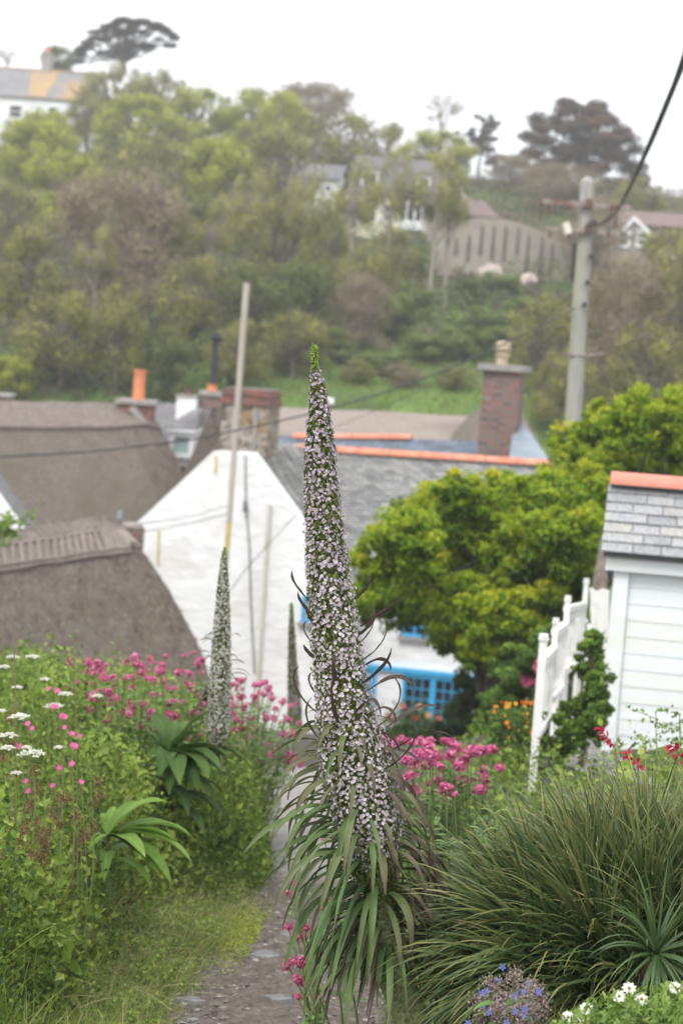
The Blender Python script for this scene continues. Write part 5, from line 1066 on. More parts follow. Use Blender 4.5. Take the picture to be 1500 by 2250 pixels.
valerian(G(1000, 2080, 6.0), [hp(943, 1662, 6.0, .025), hp(950, 1676, 6.0, .016), hp(978, 1732, 6.0, .022), hp(996, 1746, 6.0, .014)], 'pink valerian with two big heads left of the strap-leaved mound', 15, VG, 1.6, 190)
valerian(G(1075, 2060, 5.9), [hp(1054, 1733, 5.9, .018)], 'single round pink valerian head standing before the strap-leaved mound', 16, VG, 2.2, 200, lsz=.05)
valerian(G(1180, 1700, 17), [hp(1160, 1492, 17, .07), hp(1190, 1468, 16.5, .08), hp(1152, 1480, 17, .05)], 'blurred pink valerian in the shrub bank left of the fence', 17, 'pink valerian by the fence', .4, 20, .02, lsz=.08)
# leafy upright valerian shoots without flowers, right of the main spike
for k, (x, y, D) in enumerate(((985, 1860, 5.6), (1060, 1830, 5.5), (1085, 1790, 5.6))):
    rg = np.random.default_rng(k+5); b = G(x-20, 2150, D); r = thing('leafy_shoot', ['stout pale-green leafy shoot nearest the main spike', 'tall pale-green leafy shoot in front of the strap leaves', 'small yellowish leafy shoot tip against the strap leaves'][k], 'plant', b, 'leafy shoots before the strap-leaved mound')
    tip = P(x, y, D); st = MB(); lf = MB(); s = np.linspace(0, 1, 9)[:,None]; pts = b+(tip-b)*s+np.array([.03, 0, 0])*np.sin(s*PI); tube(st, pts, np.linspace(.006, .003, 9), 6, .2)
    for i in range(16):
        u = 1-.045*i; c = b+(tip-b)*u+np.array([.03, 0, 0])*math.sin(u*PI); 
        for a in (i*1.57, i*1.57+PI): bigleaf(lf, c, [math.cos(a), math.sin(a), .75], .045+.004*min(i, 6), .026, .9, (.45+.3*rg.random(), 1), 5, .35)
    st.build('stem', FM['stem'], r); lf.build('foliage', FM['val'], r)

# ---------------------------------------------------------------- tall viper's-bugloss spikes
def spike(name, label, D, axis, halfw, y_flower_end, seed, base, nfl, fsize, budtop, petal='lilac_petals', dz=0.0, nbr=5000, group=None, dens=(1, 1)):
    rg = np.random.default_rng(seed); r = thing(name, label, 'flower spike', base, group)
    A = np.array([P(x, y, D) for x, y in axis]); A = np.concatenate([A, [base]]) if base is not None else A
    ky = np.array([y for x, y in axis]+[3000.]); S = np.concatenate([[0], np.cumsum(np.linalg.norm(np.diff(A, axis=0), axis=1))])
    def ax(y): s = np.interp(y, ky, S); return np.stack([np.interp(s, S, A[:, j]) for j in range(3)], -1)
    hw = lambda y: np.interp(y, [k[0] for k in halfw], [k[1] for k in halfw])*D/FPX
    ys_ = np.linspace(axis[0][1], axis[-1][1], 70); pts = ax(ys_); 
    q = MB(); ye = y_flower_end; yy = np.linspace(axis[0][1], ye+10, 60); tube(q, ax(yy), hw(yy)*np.interp(yy, [axis[0][1], budtop, ye-60, ye], [.6, .55, .55, .2]), 12, .25)
    n = nbr; y = axis[0][1]+(ye-axis[0][1])*rg.random(n)**.85; y = y[y > budtop-10]; n = len(y); a = rg.random(n)*6.28; nd = np.stack([np.cos(a), np.sin(a), .25*rg.normal(size=n)], -1)
    p = ax(y)+nd*(hw(y)*(.66+.32*rg.random(n)))[:,None]; leaves(q, p, nd+rg.normal(size=(n, 3))*.7, fsize*1.5, fsize*.7, rg.random(n), rg, up=.8)
    body = q.build('flower_spike', FM['spikeg'], r); WL[body.name] = WL[r.name]
    # blossoms set in short coils: little groups on rising spirals
    q = MB(); q2 = MB(); ng = nfl//5; u = (np.arange(ng)+.5)/ng; w_ = np.array([hw(v) for v in np.linspace(budtop, ye, 200)]); cdf = np.cumsum(w_); cdf /= cdf[-1]; y = np.interp(u, cdf, np.linspace(budtop, ye, 200))+rg.normal(size=ng)*1.5
    a = np.arange(ng)*2.399963; 
    y = np.repeat(y, 5)+rg.normal(size=ng*5)*5*D/5.6*0+rg.normal(size=ng*5)*5; a = np.repeat(a, 5)+rg.normal(size=ng*5)*.16*(40/(np.interp(np.repeat(u, 5), [0, 1], [20, 90]))); n = len(y)
    nd = np.stack([np.cos(a), np.sin(a), .22+.2*rg.normal(size=n)], -1); edge = sm(ye+10, ye-(150 if ye > 1900 else 70), y); p = ax(y)+nd*(hw(y)*(.84+.22*rg.random(n))*(.55+.45*edge))[:,None]
    patch = np.sin(y*.021+2*np.sin(a*1.5+y*.004))+.6*np.sin(a*2+y*.05+1); keep = rg.random(n) < np.clip(dens[0]-(.12+.26*sm(950, 1150, y))*np.clip(-patch, 0, 2)-.08*sm(1000, 1300, y), 0, 1)*np.clip(edge*2.2, 0, 1)
    y, p, nd = y[keep], p[keep], nd[keep]; n = len(y)
    star(q, p, nd+rg.normal(size=(n, 3))*.35, fsize*.5*(.62+.6*rg.random(n)), np.clip(rg.random(n)*.7+.35*sm(1000, 1500, y), 0, 1), 5, rg, .22, .75)
    star(q2, p+nd*fsize*.12, nd, fsize*.11, .3, 3, rg)
    q.build('blossom', FM[petal], body); q2.build('blossom_eye', FM['dead'], body)
    # green bud tip
    q = MB(); n = 260; y = axis[0][1]+(budtop+22-axis[0][1])*rg.random(n); a = np.arange(n)*2.399963; nd = np.stack([np.cos(a), np.sin(a), .3+0*a], -1); balls(q, ax(y)+nd*(hw(y)*.8)[:,None], fsize*.28*(.8+.4*rg.random(n)), rg.random(n)); q.build('bud_tip', FM['bud'], body)
    return r, ax, hw, rg
DE = 5.5
AX = [(690,757),(691,800),(697,850),(701,900),(703,1000),(707,1100),(715,1200),(724,1300),(735,1400),(748,1500),(763,1600),(781,1700),(801,1800),(816,1900),(832,1960),(842,2050),(862,2140),(905,2240)]
HW = [(755,4),(765,8),(815,9),(830,14),(860,18),(900,22),(950,29),(1000,35),(1100,40),(1200,45),(1300,50),(1400,56),(1500,60),(1600,72),(1700,84),(1800,84),(1880,68),(1950,42),(1990,30)]
eb_ = P(960, 2330, DE); eb_[2] = min(eb_[2], float(gz(eb_[0], DE)))
r, ax, hw, rg = spike('echium', 'tallest flower spike in the centre, packed with pale lilac blossoms above drooping leaves', DE, AX, HW, 1978, 7, eb_, 9600, .0102, 822, nbr=13000)
q = MB(); yy = np.linspace(1850, 2240, 24); pts = np.concatenate([ax(yy), [eb_]]); tube(q, pts, np.concatenate([np.interp(yy, [1850, 2000, 2150, 2240], [.024, .036, .047, .050]), [.055]]), 18, .3)
rs = np.random.default_rng(8); n = 1500; y = 1960+280*rs.random(n); a = rs.random(n)*6.28; nd = np.stack([np.cos(a), np.sin(a), 0*a], -1); rr = np.interp(y, [1850, 2000, 2150, 2240], [.024, .036, .047, .050]); p = ax(y)+nd*rr[:,None]
leaves(q, p, nd+[0, 0, .5], .016, .010, .9*(rs.random(n) > .5), rs, up=-2)
o = q.build('stem', FM['spot'], r, smooth=True)
lv = []
def eleaf(y, a, L, W, droop, rise, tint, curl=0., tw=0., up=.35, r0=.7):
    c = ax(np.array([y]))[0]; d = np.array([math.cos(a), math.sin(a), up]); lv.append((c+np.array([math.cos(a), math.sin(a), 0])*hw(y)*r0, d, L, W, droop, tint, curl, tw, rise))
rs = np.random.default_rng(12)
px_ = DE/FPX
# slim brown curled leaves among the blossoms
for y, side, L in ((1325,1,70),(1335,-1,75),(1360,-1,60),(1385,1,95),(1402,1,80),(1430,-1,60),(1425,1,80),(1455,1,120),(1470,1,70),(1500,-1,80),(1505,1,110),(1520,1,110),(1545,-1,60),(1560,1,120),(1580,-1,110),(1570,1,90),(1600,1,130),(1590,-1,120),(1620,1,130),(1640,-1,110),(1460,-1,45),(1380,-1,50),(1690,1,140),(1660,1,150)):
    a = (0 if side > 0 else PI)+rs.normal()*.45-(.35 if side > 0 else -.35)
    eleaf(y, a, L*px_*1.35, .013+.006*rs.random(), rs.uniform(.2, 1.0), 1.0, (.66+.2*rs.random(), 1.0), rs.choice([-1, 1, 1])*rs.uniform(2, 7), rs.uniform(-1.5, 1.5), .5)
# leaves from the blossom zone down the stem, spiralling
N = 330
for k in range(N):
    u = k/N; y = 1570+u**.85*530; a = k*2.399963; dx = math.cos(a); t = sm(1600, 1950, y); fr_ = -math.sin(a)
    if y < 1840 and fr_ > .1 and abs(dx) < .8 and rs.random() < .42: continue
    if y > 1840 and fr_ > .3 and dx > -.3 and rs.random() < .62: continue
    L = float(np.interp(y, [1570, 1700, 1850, 2000, 2140], [90, 150, 215, 250, 235]))*px_*rs.uniform(.7, 1.2)*(1.08 if dx < .2 else .85)
    W = float(np.interp(y, [1570, 1700, 1900, 2140], [.014, .019, .023, .023]))*rs.uniform(.7, 1.25)
    brown = np.clip(.10+.30*max(0, dx)*t+.28*(1-t)+rs.normal()*.10+.22*(y > 2080), 0, .75); tip = np.clip(brown+.18+.38*max(0, dx+.1)+rs.random()*.15, 0, 1)
    eleaf(y, a, L, W, float(np.interp(y, [1570, 1700, 2000, 2140], [2.2, 3.4, 4.0, 4.2]))*rs.uniform(.6, 1.35), .3, (brown, tip), rs.uniform(-1.2, 3.2)*(1 if tip > .5 else .5), rs.uniform(-1.6, 1.6), rs.uniform(-.05, .45), .6 if y < 1925 else .15)
# drier hanging ribbons at the bottom
for k in range(40):
    y = rs.uniform(1960, 2110); a = rs.uniform(1.9, 4.6); eleaf(y, a, rs.uniform(150, 260)*px_, .013, 3.2, 0, (.55+.3*rs.random(), .95), 1.0, rs.uniform(-2, 2), .1, .1)
order = sorted(range(len(lv)), key=lambda i: -lv[i][2]*lv[i][3]+(0 if lv[i][1][1] < 0 else .003))
rest = MB()
for n_, i in enumerate(order):
    c, d, L, W, droop, tint, curl, tw, rise = lv[i]; q = MB() if n_ < 98 else rest
    bigleaf(q, c, d, L, W, droop, tint, 13, .42, tw, curl, .65, rise, wave=.06)
    if n_ < 98: q.build('leaf', FM['echleaf'], r, smooth=True)
tag(rest.build('smaller_leaves', FM['echleaf'], r, smooth=True), kind='stuff')

b2 = G(478, 1800, 9.0)
r, ax, hw, rg = spike('echium', 'second, shorter white-flowered spike left of the path in front of the white gable', 9.0, [(494,1203),(492,1230),(490,1300),(487,1400),(484,1500),(478,1600),(474,1700)], [(1200,2),(1215,5),(1250,9),(1300,14),(1400,20),(1500,24),(1600,26),(1660,20),(1700,12)], 1670, 17, b2, 4200, .0105, 1222, petal='pale_petals', nbr=4000)
q = MB()
for k in range(60):
    y = 1380+330*rg.random(); a = k*2.4; c = ax(np.array([y]))[0]; L = np.interp(y, [1380, 1700], [30, 75])*9/FPX*rg.uniform(.8, 1.4); bigleaf(q, c+np.array([math.cos(a), math.sin(a), 0])*hw(y)*.8, [math.cos(a), math.sin(a), .5], L, .012, 1.8, (.3+.5*rg.random(), .9), 8, .4, rg.uniform(-1, 1), rg.uniform(-1, 2.5))
q.build('foliage', FM['echleaf'], r, smooth=True)
b3 = G(652, 1640, 15); FM['purple'] = leafmat('purple_grey_blossom', [(.12,.10,.12), (.2,.17,.2), (.28,.24,.28)], .1)
r, ax, hw, rg = spike('echium', 'far blurred purple-grey spike in front of the white gable, left of the tallest', 15.0, [(640,1325),(641,1400),(643,1480),(647,1560),(651,1620)], [(1322,2),(1350,4),(1400,7),(1500,12),(1560,16),(1625,16)], 1610, 19, b3, 1100, .02, 1335, petal='purple', nbr=1800)
# ================================================================ ground cover of the two banks
def canL(X, Y):
    e = path_l(Y)-X; w = np.where(Y < 9, .38, .05)+0*X; w = .27-.31*sm(8.6, 9.6, Y)
    h = .58*sm(w, w+.22, e)*sm(5.2, 5.9, Y)*(1+.15*sm(8.5, 9.2, Y)-.3*sm(11.5, 13.5, Y)); return h*(1+.10*np.sin(X*9+Y*2)+.10*np.sin(Y*5-X*4))
def canR(X, Y):
    e = X-path_r(Y); return .42*sm(.0, .35, e)*sm(5.6, 6.3, Y)*(1-sm(13, 14.5, Y))*(1+.15*np.sin(X*11+Y*3))*(1-.15*sm(.7, 1.0, X)*sm(8.5, 9.5, Y))*(1-.999*((X > 1.25) & (Y > 9.6)))
def cover(seed, n, x0, x1, y0, y1, can, mat, lsz, name, label, off, xf=None):
    r = np.random.default_rng(seed); Y = y0+(y1-y0)*r.random(n)**1.7; X = x0+(x1-x0)*r.random(n); h = can(X, Y); k = (h > .06) & (np.abs(X/Y) < .27) & ((np.sin(X*19+2*np.sin(Y*9))*np.sin(Y*15+2*np.sin(X*13))+.25*r.normal(size=n)) > -.42); X, Y, h = X[k], Y[k], h[k]; n = len(X)
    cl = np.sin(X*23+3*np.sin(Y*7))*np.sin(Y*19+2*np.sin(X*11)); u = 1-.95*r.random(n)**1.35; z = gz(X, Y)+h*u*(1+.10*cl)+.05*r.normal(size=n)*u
    big = r.random(n) < .18; patch = np.sin(X*4.1+Y*2.7)+np.sin(Y*3.3-X*5.2)
    q = MB(); N = rdir(n, r)*.9+[0, -.45, .75]; s = lsz*(.55+.6*r.random(n))*np.where(big, 1.9, 1)*(.8+.25*np.clip(patch, -1, 1))
    t = np.clip(.38+.12*patch+.18*r.normal(size=n)+.1*(u-.75), 0, 1); leaves(q, np.stack([X, Y, z], -1), N, s, s*.62, t, r, .2)  # inner shade painted in: leaf tint slightly darker low in the canopy
    m = n//12; i = r.integers(0, n, m); B = np.stack([X[i], Y[i], gz(X[i], Y[i])+h[i]*.45], -1); blades(q, B, r.normal(size=(m, 3))*.35+[0, 0, 1], h[i]*(.35+.4*r.random(m)), .0035, .6, r.random(m)*.7+.1, ns=4)
    o = q.build(name, mat, origin=off); return tag(o, label, 'undergrowth', kind='stuff')
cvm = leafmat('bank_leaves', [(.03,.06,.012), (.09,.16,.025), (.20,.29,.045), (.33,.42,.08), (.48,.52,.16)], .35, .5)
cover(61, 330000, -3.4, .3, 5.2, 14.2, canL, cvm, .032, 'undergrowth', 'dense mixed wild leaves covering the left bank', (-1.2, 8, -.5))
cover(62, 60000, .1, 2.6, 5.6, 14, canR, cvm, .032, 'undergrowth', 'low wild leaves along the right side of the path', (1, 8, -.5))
# brown stems deep in the bank
q = MB(); r = np.random.default_rng(9); n = 500; Y = 5.6+7*r.random(n); X = path_l(Y)-.4-1.6*r.random(n); B = np.stack([X, Y, gz(X, Y)], -1); blades(q, B, r.normal(size=(n, 3))*.3+[0, 0, 1], .55+.35*r.random(n), .005, .4, r.random(n)*.6, ns=5)
tag(q.build('dry_stalks', FM['dead'], origin=(-1, 8, -.5)), 'thin brown stalks mixed into the left bank', 'stalks', kind='stuff')
# grass verge
def grass(seed, n, y0, y1, e0, e1, l0, l1, w, label, tb=.45, ts=.26, sp=.7, dr=1.6, name='grass'):
    r = np.random.default_rng(seed); Y = y0+(y1-y0)*r.random(n)**.9; e = e0+(e1-e0)*r.random(n); X = path_l(Y)-e; tf = np.sin(X*13+Y*9)*.5+np.sin(Y*21-X*17)*.5
    B = np.stack([X, Y, gz(X, Y)-.01], -1); L = (l0+(l1-l0)*r.random(n))*(.8+.3*tf)*sm(-.08, .12, e)*1.0+.02
    q = MB(); blades(q, B, r.normal(size=(n, 3))*sp+[.1, -.1, 1], L, w*(.6+.8*r.random(n)), dr*(.4+r.random(n)), np.clip(tb+ts*r.normal(size=n)+.12*tf, 0, 1), np.clip(tb+.15+ts*r.normal(size=n), 0, 1), ns=4)
    return tag(q.build(name, FM['grass'], origin=(-.7, 7, -.5)), label, 'grass', kind='stuff')
grass(71, 46000, 5.0, 11, -.02, .75, .06, .15, .005, 'short meadow grass of the verge left of the path', .38)
grass(72, 9000, 4.0, 5.9, -.05, 1.2, .16, .34, .006, 'long bright grass in the bottom left corner', .52, .14, .3, .8)
grass(73, 3500, 5.2, 9.5, .0, .6, .14, .26, .002, 'dry bent grass stalks over the verge', .92, .08, .4, 1.2, 'dry_grass')
q = MB(); r = np.random.default_rng(74); n = 5200; Y = 5+7*r.random(n); X = path_r(Y)+.0+.2*r.random(n); blades(q, np.stack([X, Y, gz(X, Y)], -1), r.normal(size=(n, 3))*.5+[0, 0, 1], .05+.09*r.random(n), .004, 1.2, r.random(n), ns=3)
tag(q.build('grass', FM['grass'], origin=(.5, 7, -.5)), 'thin grass along the right edge of the path', 'grass', kind='stuff')
q = MB(); r = np.random.default_rng(75); n = 5000; c0 = G(520, 2060, 8.5); X = c0[0]+.09*r.normal(size=n); Y = 8.4+.35*r.normal(size=n); k = X < path_l(Y)+.12; X, Y = X[k], Y[k]; n = len(X)
leaves(q, np.stack([X, Y, np.maximum(gz(X, Y), np.interp(Y, PD, PZ))+.02+.01*r.random(n)], -1), r.normal(size=(n, 3))*.5+[0, 0, 1], .012, .008, .5+.5*r.random(n), r)
tag(q.build('moss', leafmat('yellow_moss', [(.14,.19,.03), (.3,.34,.05)], .2), origin=c0), 'yellow-green moss cushion where the verge meets the gravel', 'moss', kind='stuff')

q = MB(); r = np.random.default_rng(79); n = 9000; Y = 5.2+4.8*r.random(n); X = path_l(Y)-.03-.6*r.random(n); k = np.sin(X*9+Y*6)+np.sin(Y*13-X*5) > .1; X, Y = X[k], Y[k]; n = len(X)
leaves(q, np.stack([X, Y, gz(X, Y)+.02+.09*r.random(n)], -1), rdir(n, r)*.6+[0, -.2, 1], .016+.012*r.random(n), .013, .2+.5*r.random(n), r)
tag(q.build('clover', cvm, origin=(-.7, 7, -.5)), 'small round-leaved weeds mixed through the verge grass', 'weeds', kind='stuff')
q = MB(); n = 900; Y = 5+4.5*r.random(n); X = path_l(Y)+.02-.6*r.random(n)**.8; B = np.stack([X, Y, gz(X, Y)+.03+.06*r.random(n)], -1); blades(q, B, r.normal(size=(n, 3))*[1, 1, .25], .12+.16*r.random(n), .003, .6, .85+.15*r.random(n), ns=4)
tag(q.build('grass_litter', FM['grass'], origin=(-.7, 7, -.5)), 'fallen straw-coloured grass litter on the verge', 'litter', kind='stuff')

# ---------------------------------------------------------------- strap-leaved mound, rosette by rosette
rs = np.random.default_rng(44); C0 = np.array([1.02, 5.5, -.17]); RX = np.array([.56, .5, .37])
rose = []
for k in range(54):
    u = (k+.5)/54; ph = k*2.39996; z = 1-u*1.05; rr = math.sqrt(max(0, 1-z*z)); d = np.array([rr*math.cos(ph), rr*math.sin(ph), z])
    if d[1] > .55 and d[2] < .6: continue
    rose.append(d)
side_w = ['left', 'middle', 'right']; SM = 'strap-leaved rosettes of the right-hand mound'
for k, d in enumerate(rose):
    p = C0+d*RX; n_ = nrm(d/RX*np.array([1, .9, 1])+[0, 0, .15]); t = thing('strap_leaf_plant', '', 'plant', p, SM)
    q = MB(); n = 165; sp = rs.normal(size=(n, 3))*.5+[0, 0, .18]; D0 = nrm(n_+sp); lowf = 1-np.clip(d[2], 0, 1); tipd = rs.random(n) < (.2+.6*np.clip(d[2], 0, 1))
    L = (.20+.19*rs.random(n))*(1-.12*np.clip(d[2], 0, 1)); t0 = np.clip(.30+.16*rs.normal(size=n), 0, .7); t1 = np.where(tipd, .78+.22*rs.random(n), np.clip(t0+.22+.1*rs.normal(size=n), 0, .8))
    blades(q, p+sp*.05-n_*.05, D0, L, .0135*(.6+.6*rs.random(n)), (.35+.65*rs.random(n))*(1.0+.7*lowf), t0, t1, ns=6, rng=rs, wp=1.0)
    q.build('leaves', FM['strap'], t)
    q = MB(); rod(q, p-n_*.16, p, .025, .018, 7); q.build('stem', FM['dead'], t)
    # label by where its centre shows
    v = p-EYE; fw = np.array([0, math.cos(PITCH), -math.sin(PITCH)]); up_ = np.array([0, math.sin(PITCH), math.cos(PITCH)]); D_ = v@fw; r_0 = v[0]/D_; w_0 = v@up_/D_
    uu = r_0*math.cos(ROLL)+w_0*math.sin(ROLL); vv = -r_0*math.sin(ROLL)+w_0*math.cos(ROLL); pxx = 750+uu*FPX; pyy = 1125-vv*FPX
    t['_p'] = (pxx, pyy)
things_ = [o for o in COL.objects if o.name.startswith('strap_leaf_plant')]
things_.sort(key=lambda o: o['_p'][1]); rowsz = 8
rown = ['crest row', 'second row down', 'third row down', 'fourth row down', 'fifth row down', 'sixth row down', 'lowest row']
oc = ['first', 'second', 'third', 'fourth', 'fifth', 'sixth', 'seventh', 'eighth']
for r0 in range(0, len(things_), rowsz):
    row = sorted(things_[r0:r0+rowsz], key=lambda o: o['_p'][0])
    for j, o in enumerate(row): o['label'] = f'strap-leaved rosette, {oc[j]} from the left in the {rown[min(r0//rowsz, 6)]} of the mound'
for o in things_: del o['_p']
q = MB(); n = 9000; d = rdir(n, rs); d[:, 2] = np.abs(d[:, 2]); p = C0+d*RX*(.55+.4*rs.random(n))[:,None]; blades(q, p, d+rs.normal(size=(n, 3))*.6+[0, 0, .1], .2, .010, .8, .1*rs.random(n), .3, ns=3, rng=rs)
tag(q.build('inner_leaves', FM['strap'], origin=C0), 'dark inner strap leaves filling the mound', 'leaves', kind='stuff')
# one open rosette with visible heart, lower right
p = P(1440, 2095, 4.9); t = thing('strap_leaf_plant', 'large open rosette with a visible dark heart, lower right front of the mound', 'plant', p, SM)
q = MB(); n = 60; a = rs.random(n)*6.28; el_ = rs.random(n); ax1 = nrm(np.array([.05, -.75, .65])); e1 = nrm(np.cross(ax1, [0, 0, 1.])); e2 = np.cross(ax1, e1); D0 = ax1*(.25+.9*el_[:,None])+e1*np.cos(a)[:,None]+e2*np.sin(a)[:,None]
blades(q, np.tile(p, (n, 1)), D0, .18+.10*rs.random(n), .010, .9+.7*rs.random(n), .2+.15*rs.random(n), .35+.25*rs.random(n), ns=7, rng=rs, wp=1.0); q.build('leaves', FM['strap'], t)
q = MB(); rod(q, p+[0, .12, -.15], p, .03, .02, 8); q.build('stem', FM['dead'], t)

# ---------------------------------------------------------------- broad-leaved rosettes on the left
def rosette(base, tips, W, D, label, mat, under=8, seed=0, stemto=None):
    rg = np.random.default_rng(seed); b = np.array(base); r = thing('broad_leaf_plant', label, 'plant', G(stemto[0], stemto[1], D), 'broad-leaved plants on the left bank')
    q = MB(); tube(q, [WL[r.name]-[0, 0, .02], (WL[r.name]+b)/2+[.02, 0, 0], b], [.014, .012, .009], 8, .2); q.build('stem', FM['stem'], r)
    for x, y, dd in tips:
        tp_ = P(x, y, D+dd); v = tp_-b; L = np.linalg.norm(v); q = MB(); bigleaf(q, b, v/L+[0, 0, .55], L*1.12, W*rg.uniform(.85, 1.15)*(L/.22)**.5, 1.25, (rg.uniform(.25, .75), rg.uniform(.3, .9)), 14, .38, rg.uniform(-.35, .35), rg.uniform(-.3, .5), .85, 0, wave=.025); q.build('leaf', FM[mat], r, smooth=True)
    for k in range(under):
        a = k*2.4; q = MB(); bigleaf(q, b-[0, 0, .04+.012*k], [math.cos(a), math.sin(a), .35], W*3.4, W*.8, 1.6, (.1, .4), 10, .35, 0, 0, .8); q.build('leaf', FM[mat], r, smooth=True)
rosette(P(376, 1655, 9.0), [(385,1585,.1),(352,1600,.1),(468,1562,0),(448,1610,-.1),(308,1640,0),(300,1618,.1),(500,1672,-.1),(480,1700,-.2),(452,1722,-.25),(352,1712,-.25),(392,1738,-.3),(318,1690,-.1),(415,1590,.2),(335,1575,.25),(540,1690,0),(425,1750,-.2)], .088, 9.0, 'dark green broad ribbed rosette below the small white spike', 'broad', 20, 3, (385, 1800))
rosette(P(238, 1835, 7.5), [(355,1757,0),(300,1765,.1),(378,1862,-.05),(420,1853,.05),(312,1892,-.15),(412,1912,-.1),(356,1952,-.12),(250,1775,.1),(225,1790,.1),(330,1935,-.1),(200,1870,-.1)], .072, 7.5, 'lime-green broad ribbed plant reaching right over the grass verge', 'broadlime', 7, 5, (225, 1960))

# ---------------------------------------------------------------- wild flowers of the left bank
def stalk(q, a, b, r0=.0022, r1=.0012, bow=.03, t=.3): s = np.linspace(0, 1, 8)[:,None]; a = np.array(a); b = np.array(b); tube(q, a+(b-a)*s+np.array([bow, 0, 0])*np.sin(s*PI), np.linspace(r0, r1, 8), 5, t)
UM = [(30,1441,7.6,16),(73,1440,7.6,17),(10,1463,7.2,14),(100,1490,7.6,12),(40,1508,7.2,13),(145,1522,7.4,18),(215,1527,7.6,14),(122,1547,7,24),(4,1560,7,14),(20,1612,5.6,24),(45,1570,5.6,26),(18,1640,5.5,18),(72,1650,5.5,34),(38,1696,5.5,14),(60,1640,5.6,12),(130,1640,6.2,12)]
ulab = ['upper-left cow parsley head against the thatch', 'cow parsley head right of the topmost one against the thatch', 'cow parsley head at the left edge below the topmost pair', 'small cow parsley head under the pair at the thatch', 'cow parsley head left of the bank centre line, above the campions', 'lacy cow parsley head above the campions', 'rightmost cow parsley head on the bank', 'broad lacy cow parsley head just above the first campion', 'cow parsley head cut by the left edge', 'dense cow parsley head at the left edge over brown seedheads', 'dense cream head above the brown seedheads at left', 'small cream head low at the left edge', 'largest cow parsley head, low at the left beside the campions', 'small lowest cow parsley head at the left', 'small head touching the largest cow parsley head', 'tiny cow parsley head right of the largest one']
for k, (x, y, D, R) in enumerate(UM):
    D = D+1.0-.0*k
    rg = np.random.default_rng(k+300); c = P(x, y, D); R = R*.85*D/FPX; b = G(x+rg.uniform(-15, 15), 1900, D); r = thing('cow_parsley', ulab[k], 'wild flower', b, 'white cow parsley on the left bank'); st = MB(); hub = c-[0, 0, R*.9]; stalk(st, b, hub)
    q = MB(); 
    for i in range(13):
        a = i*2.4; rr = R*math.sqrt((i+.5)/13); e = c+np.array([math.cos(a)*rr, math.sin(a)*rr, -rr*rr/R*.3]); stalk(st, hub, e, .0012, .0008, 0); m_ = 16; pc = e+rg.normal(size=(m_, 3))*[R*.13, R*.13, R*.05]; star(q, pc, rg.normal(size=(m_, 3))*.3+[0, -.3, 1], .0035, rg.random(m_), 5, rg)
    st.build('stem', FM['stem'], r); q.build('flower_head', FM['white_petals'], r)
CP = [(107,1513),(126,1517),(118,1552),(122,1553),(136,1573),(142,1575),(141,1598),(158,1612),(174,1617),(160,1637),(166,1640),(62,1590),(70,1600),(130,1687),(158,1678),(178,1718),(56,1716),(62,1738),(115,1726),(44,1640)]
cpl = ['topmost', 'upper right of the topmost pair', 'third down, left', 'third down, right', 'left of the brightest pair', 'right of the brightest pair', 'single one in mid bank', 'small one left of a pale grass', 'right one beside a pale grass', 'left of the low pair', 'right of the low pair', 'left one beside the cream heads', 'right one beside the cream heads', 'bud-like one under the largest cow parsley', 'above the rusty seedheads', 'wide open one lowest right', 'low left one', 'lowest left one', 'one among rusty seedheads', 'dark one behind the cream heads']
for k, (x, y) in enumerate(CP):
    rg = np.random.default_rng(k+400); D = 7.2 if y < 1620 else 6.7; c = P(x, y, D); b = G(x+rg.uniform(-30, 30), 1950, D); r = thing('red_campion', 'pink campion flower on the left bank, '+cpl[k], 'wild flower', b, 'pink campions on the left bank'); q = MB(); stalk(q, b, c, .002, .001, .02, .7); q.build('stem', FM['stem'], r)
    q = MB(); star(q, [c], [[rg.normal()*.5, -1, .3+rg.random()*.5]], .0135 if k % 3 else .011, .4+.4*rg.random(), 5, rg, .15, .5); star(q, [c+[.004, -.002, .001]], [[rg.normal()*.4, -1, .6]], .009, .9, 5, rg, .2, .7); q.build('flower', FM['campion_petals'], r)
SD = [(75,1800,-60,2000),(35,1832,-70,2010),(105,1822,-20,2050),(138,1738,20,2020),(78,1700,-40,2000),(95,1950,20,2150),(112,1905,60,2100),(22,1590,-30,1900),(200,1722,120,2000),(170,1800,100,2050)]
for k, (x, y, bx, by) in enumerate(SD):
    rg = np.random.default_rng(k+500); D = 6.3+.06*k; c = P(x, y, D); b = G(bx+40, by+60, D); r = thing('sorrel', ['rusty seed stalk, ', 'tall rusty seed stalk, '][k % 2]+['tallest cluster left of the lime plant', 'cut by the left edge', 'beside the tallest cluster', 'nearest the low campions', 'over the cream heads stems', 'lowest near the grass corner', 'drooping above the grass', 'at the left edge beside the cream heads', 'rightmost, above the lime plant', 'just left of the lime plant heart'][k], 'wild plant', b, 'rusty seed stalks on the left bank')
    q = MB(); stalk(q, b, c, .003, .0015, .04, .5)
    for i in range(5):
        u = i*.07; e = c+(b-c)*u*.7+rg.normal(size=3)*[.02, .02, .01]; stalk(q, c+(b-c)*(u*.7+.03), e, .001, .0008, 0, .8); m_ = 70; q2 = MB(); leaves(q2, e+rg.normal(size=(m_, 3))*[.008, .008, .012], rdir(m_, rg), .008, .006, rg.random(m_), rg); q2.build('seed_head', FM['dead'], r)
    q.build('stem', FM['stem'], r)
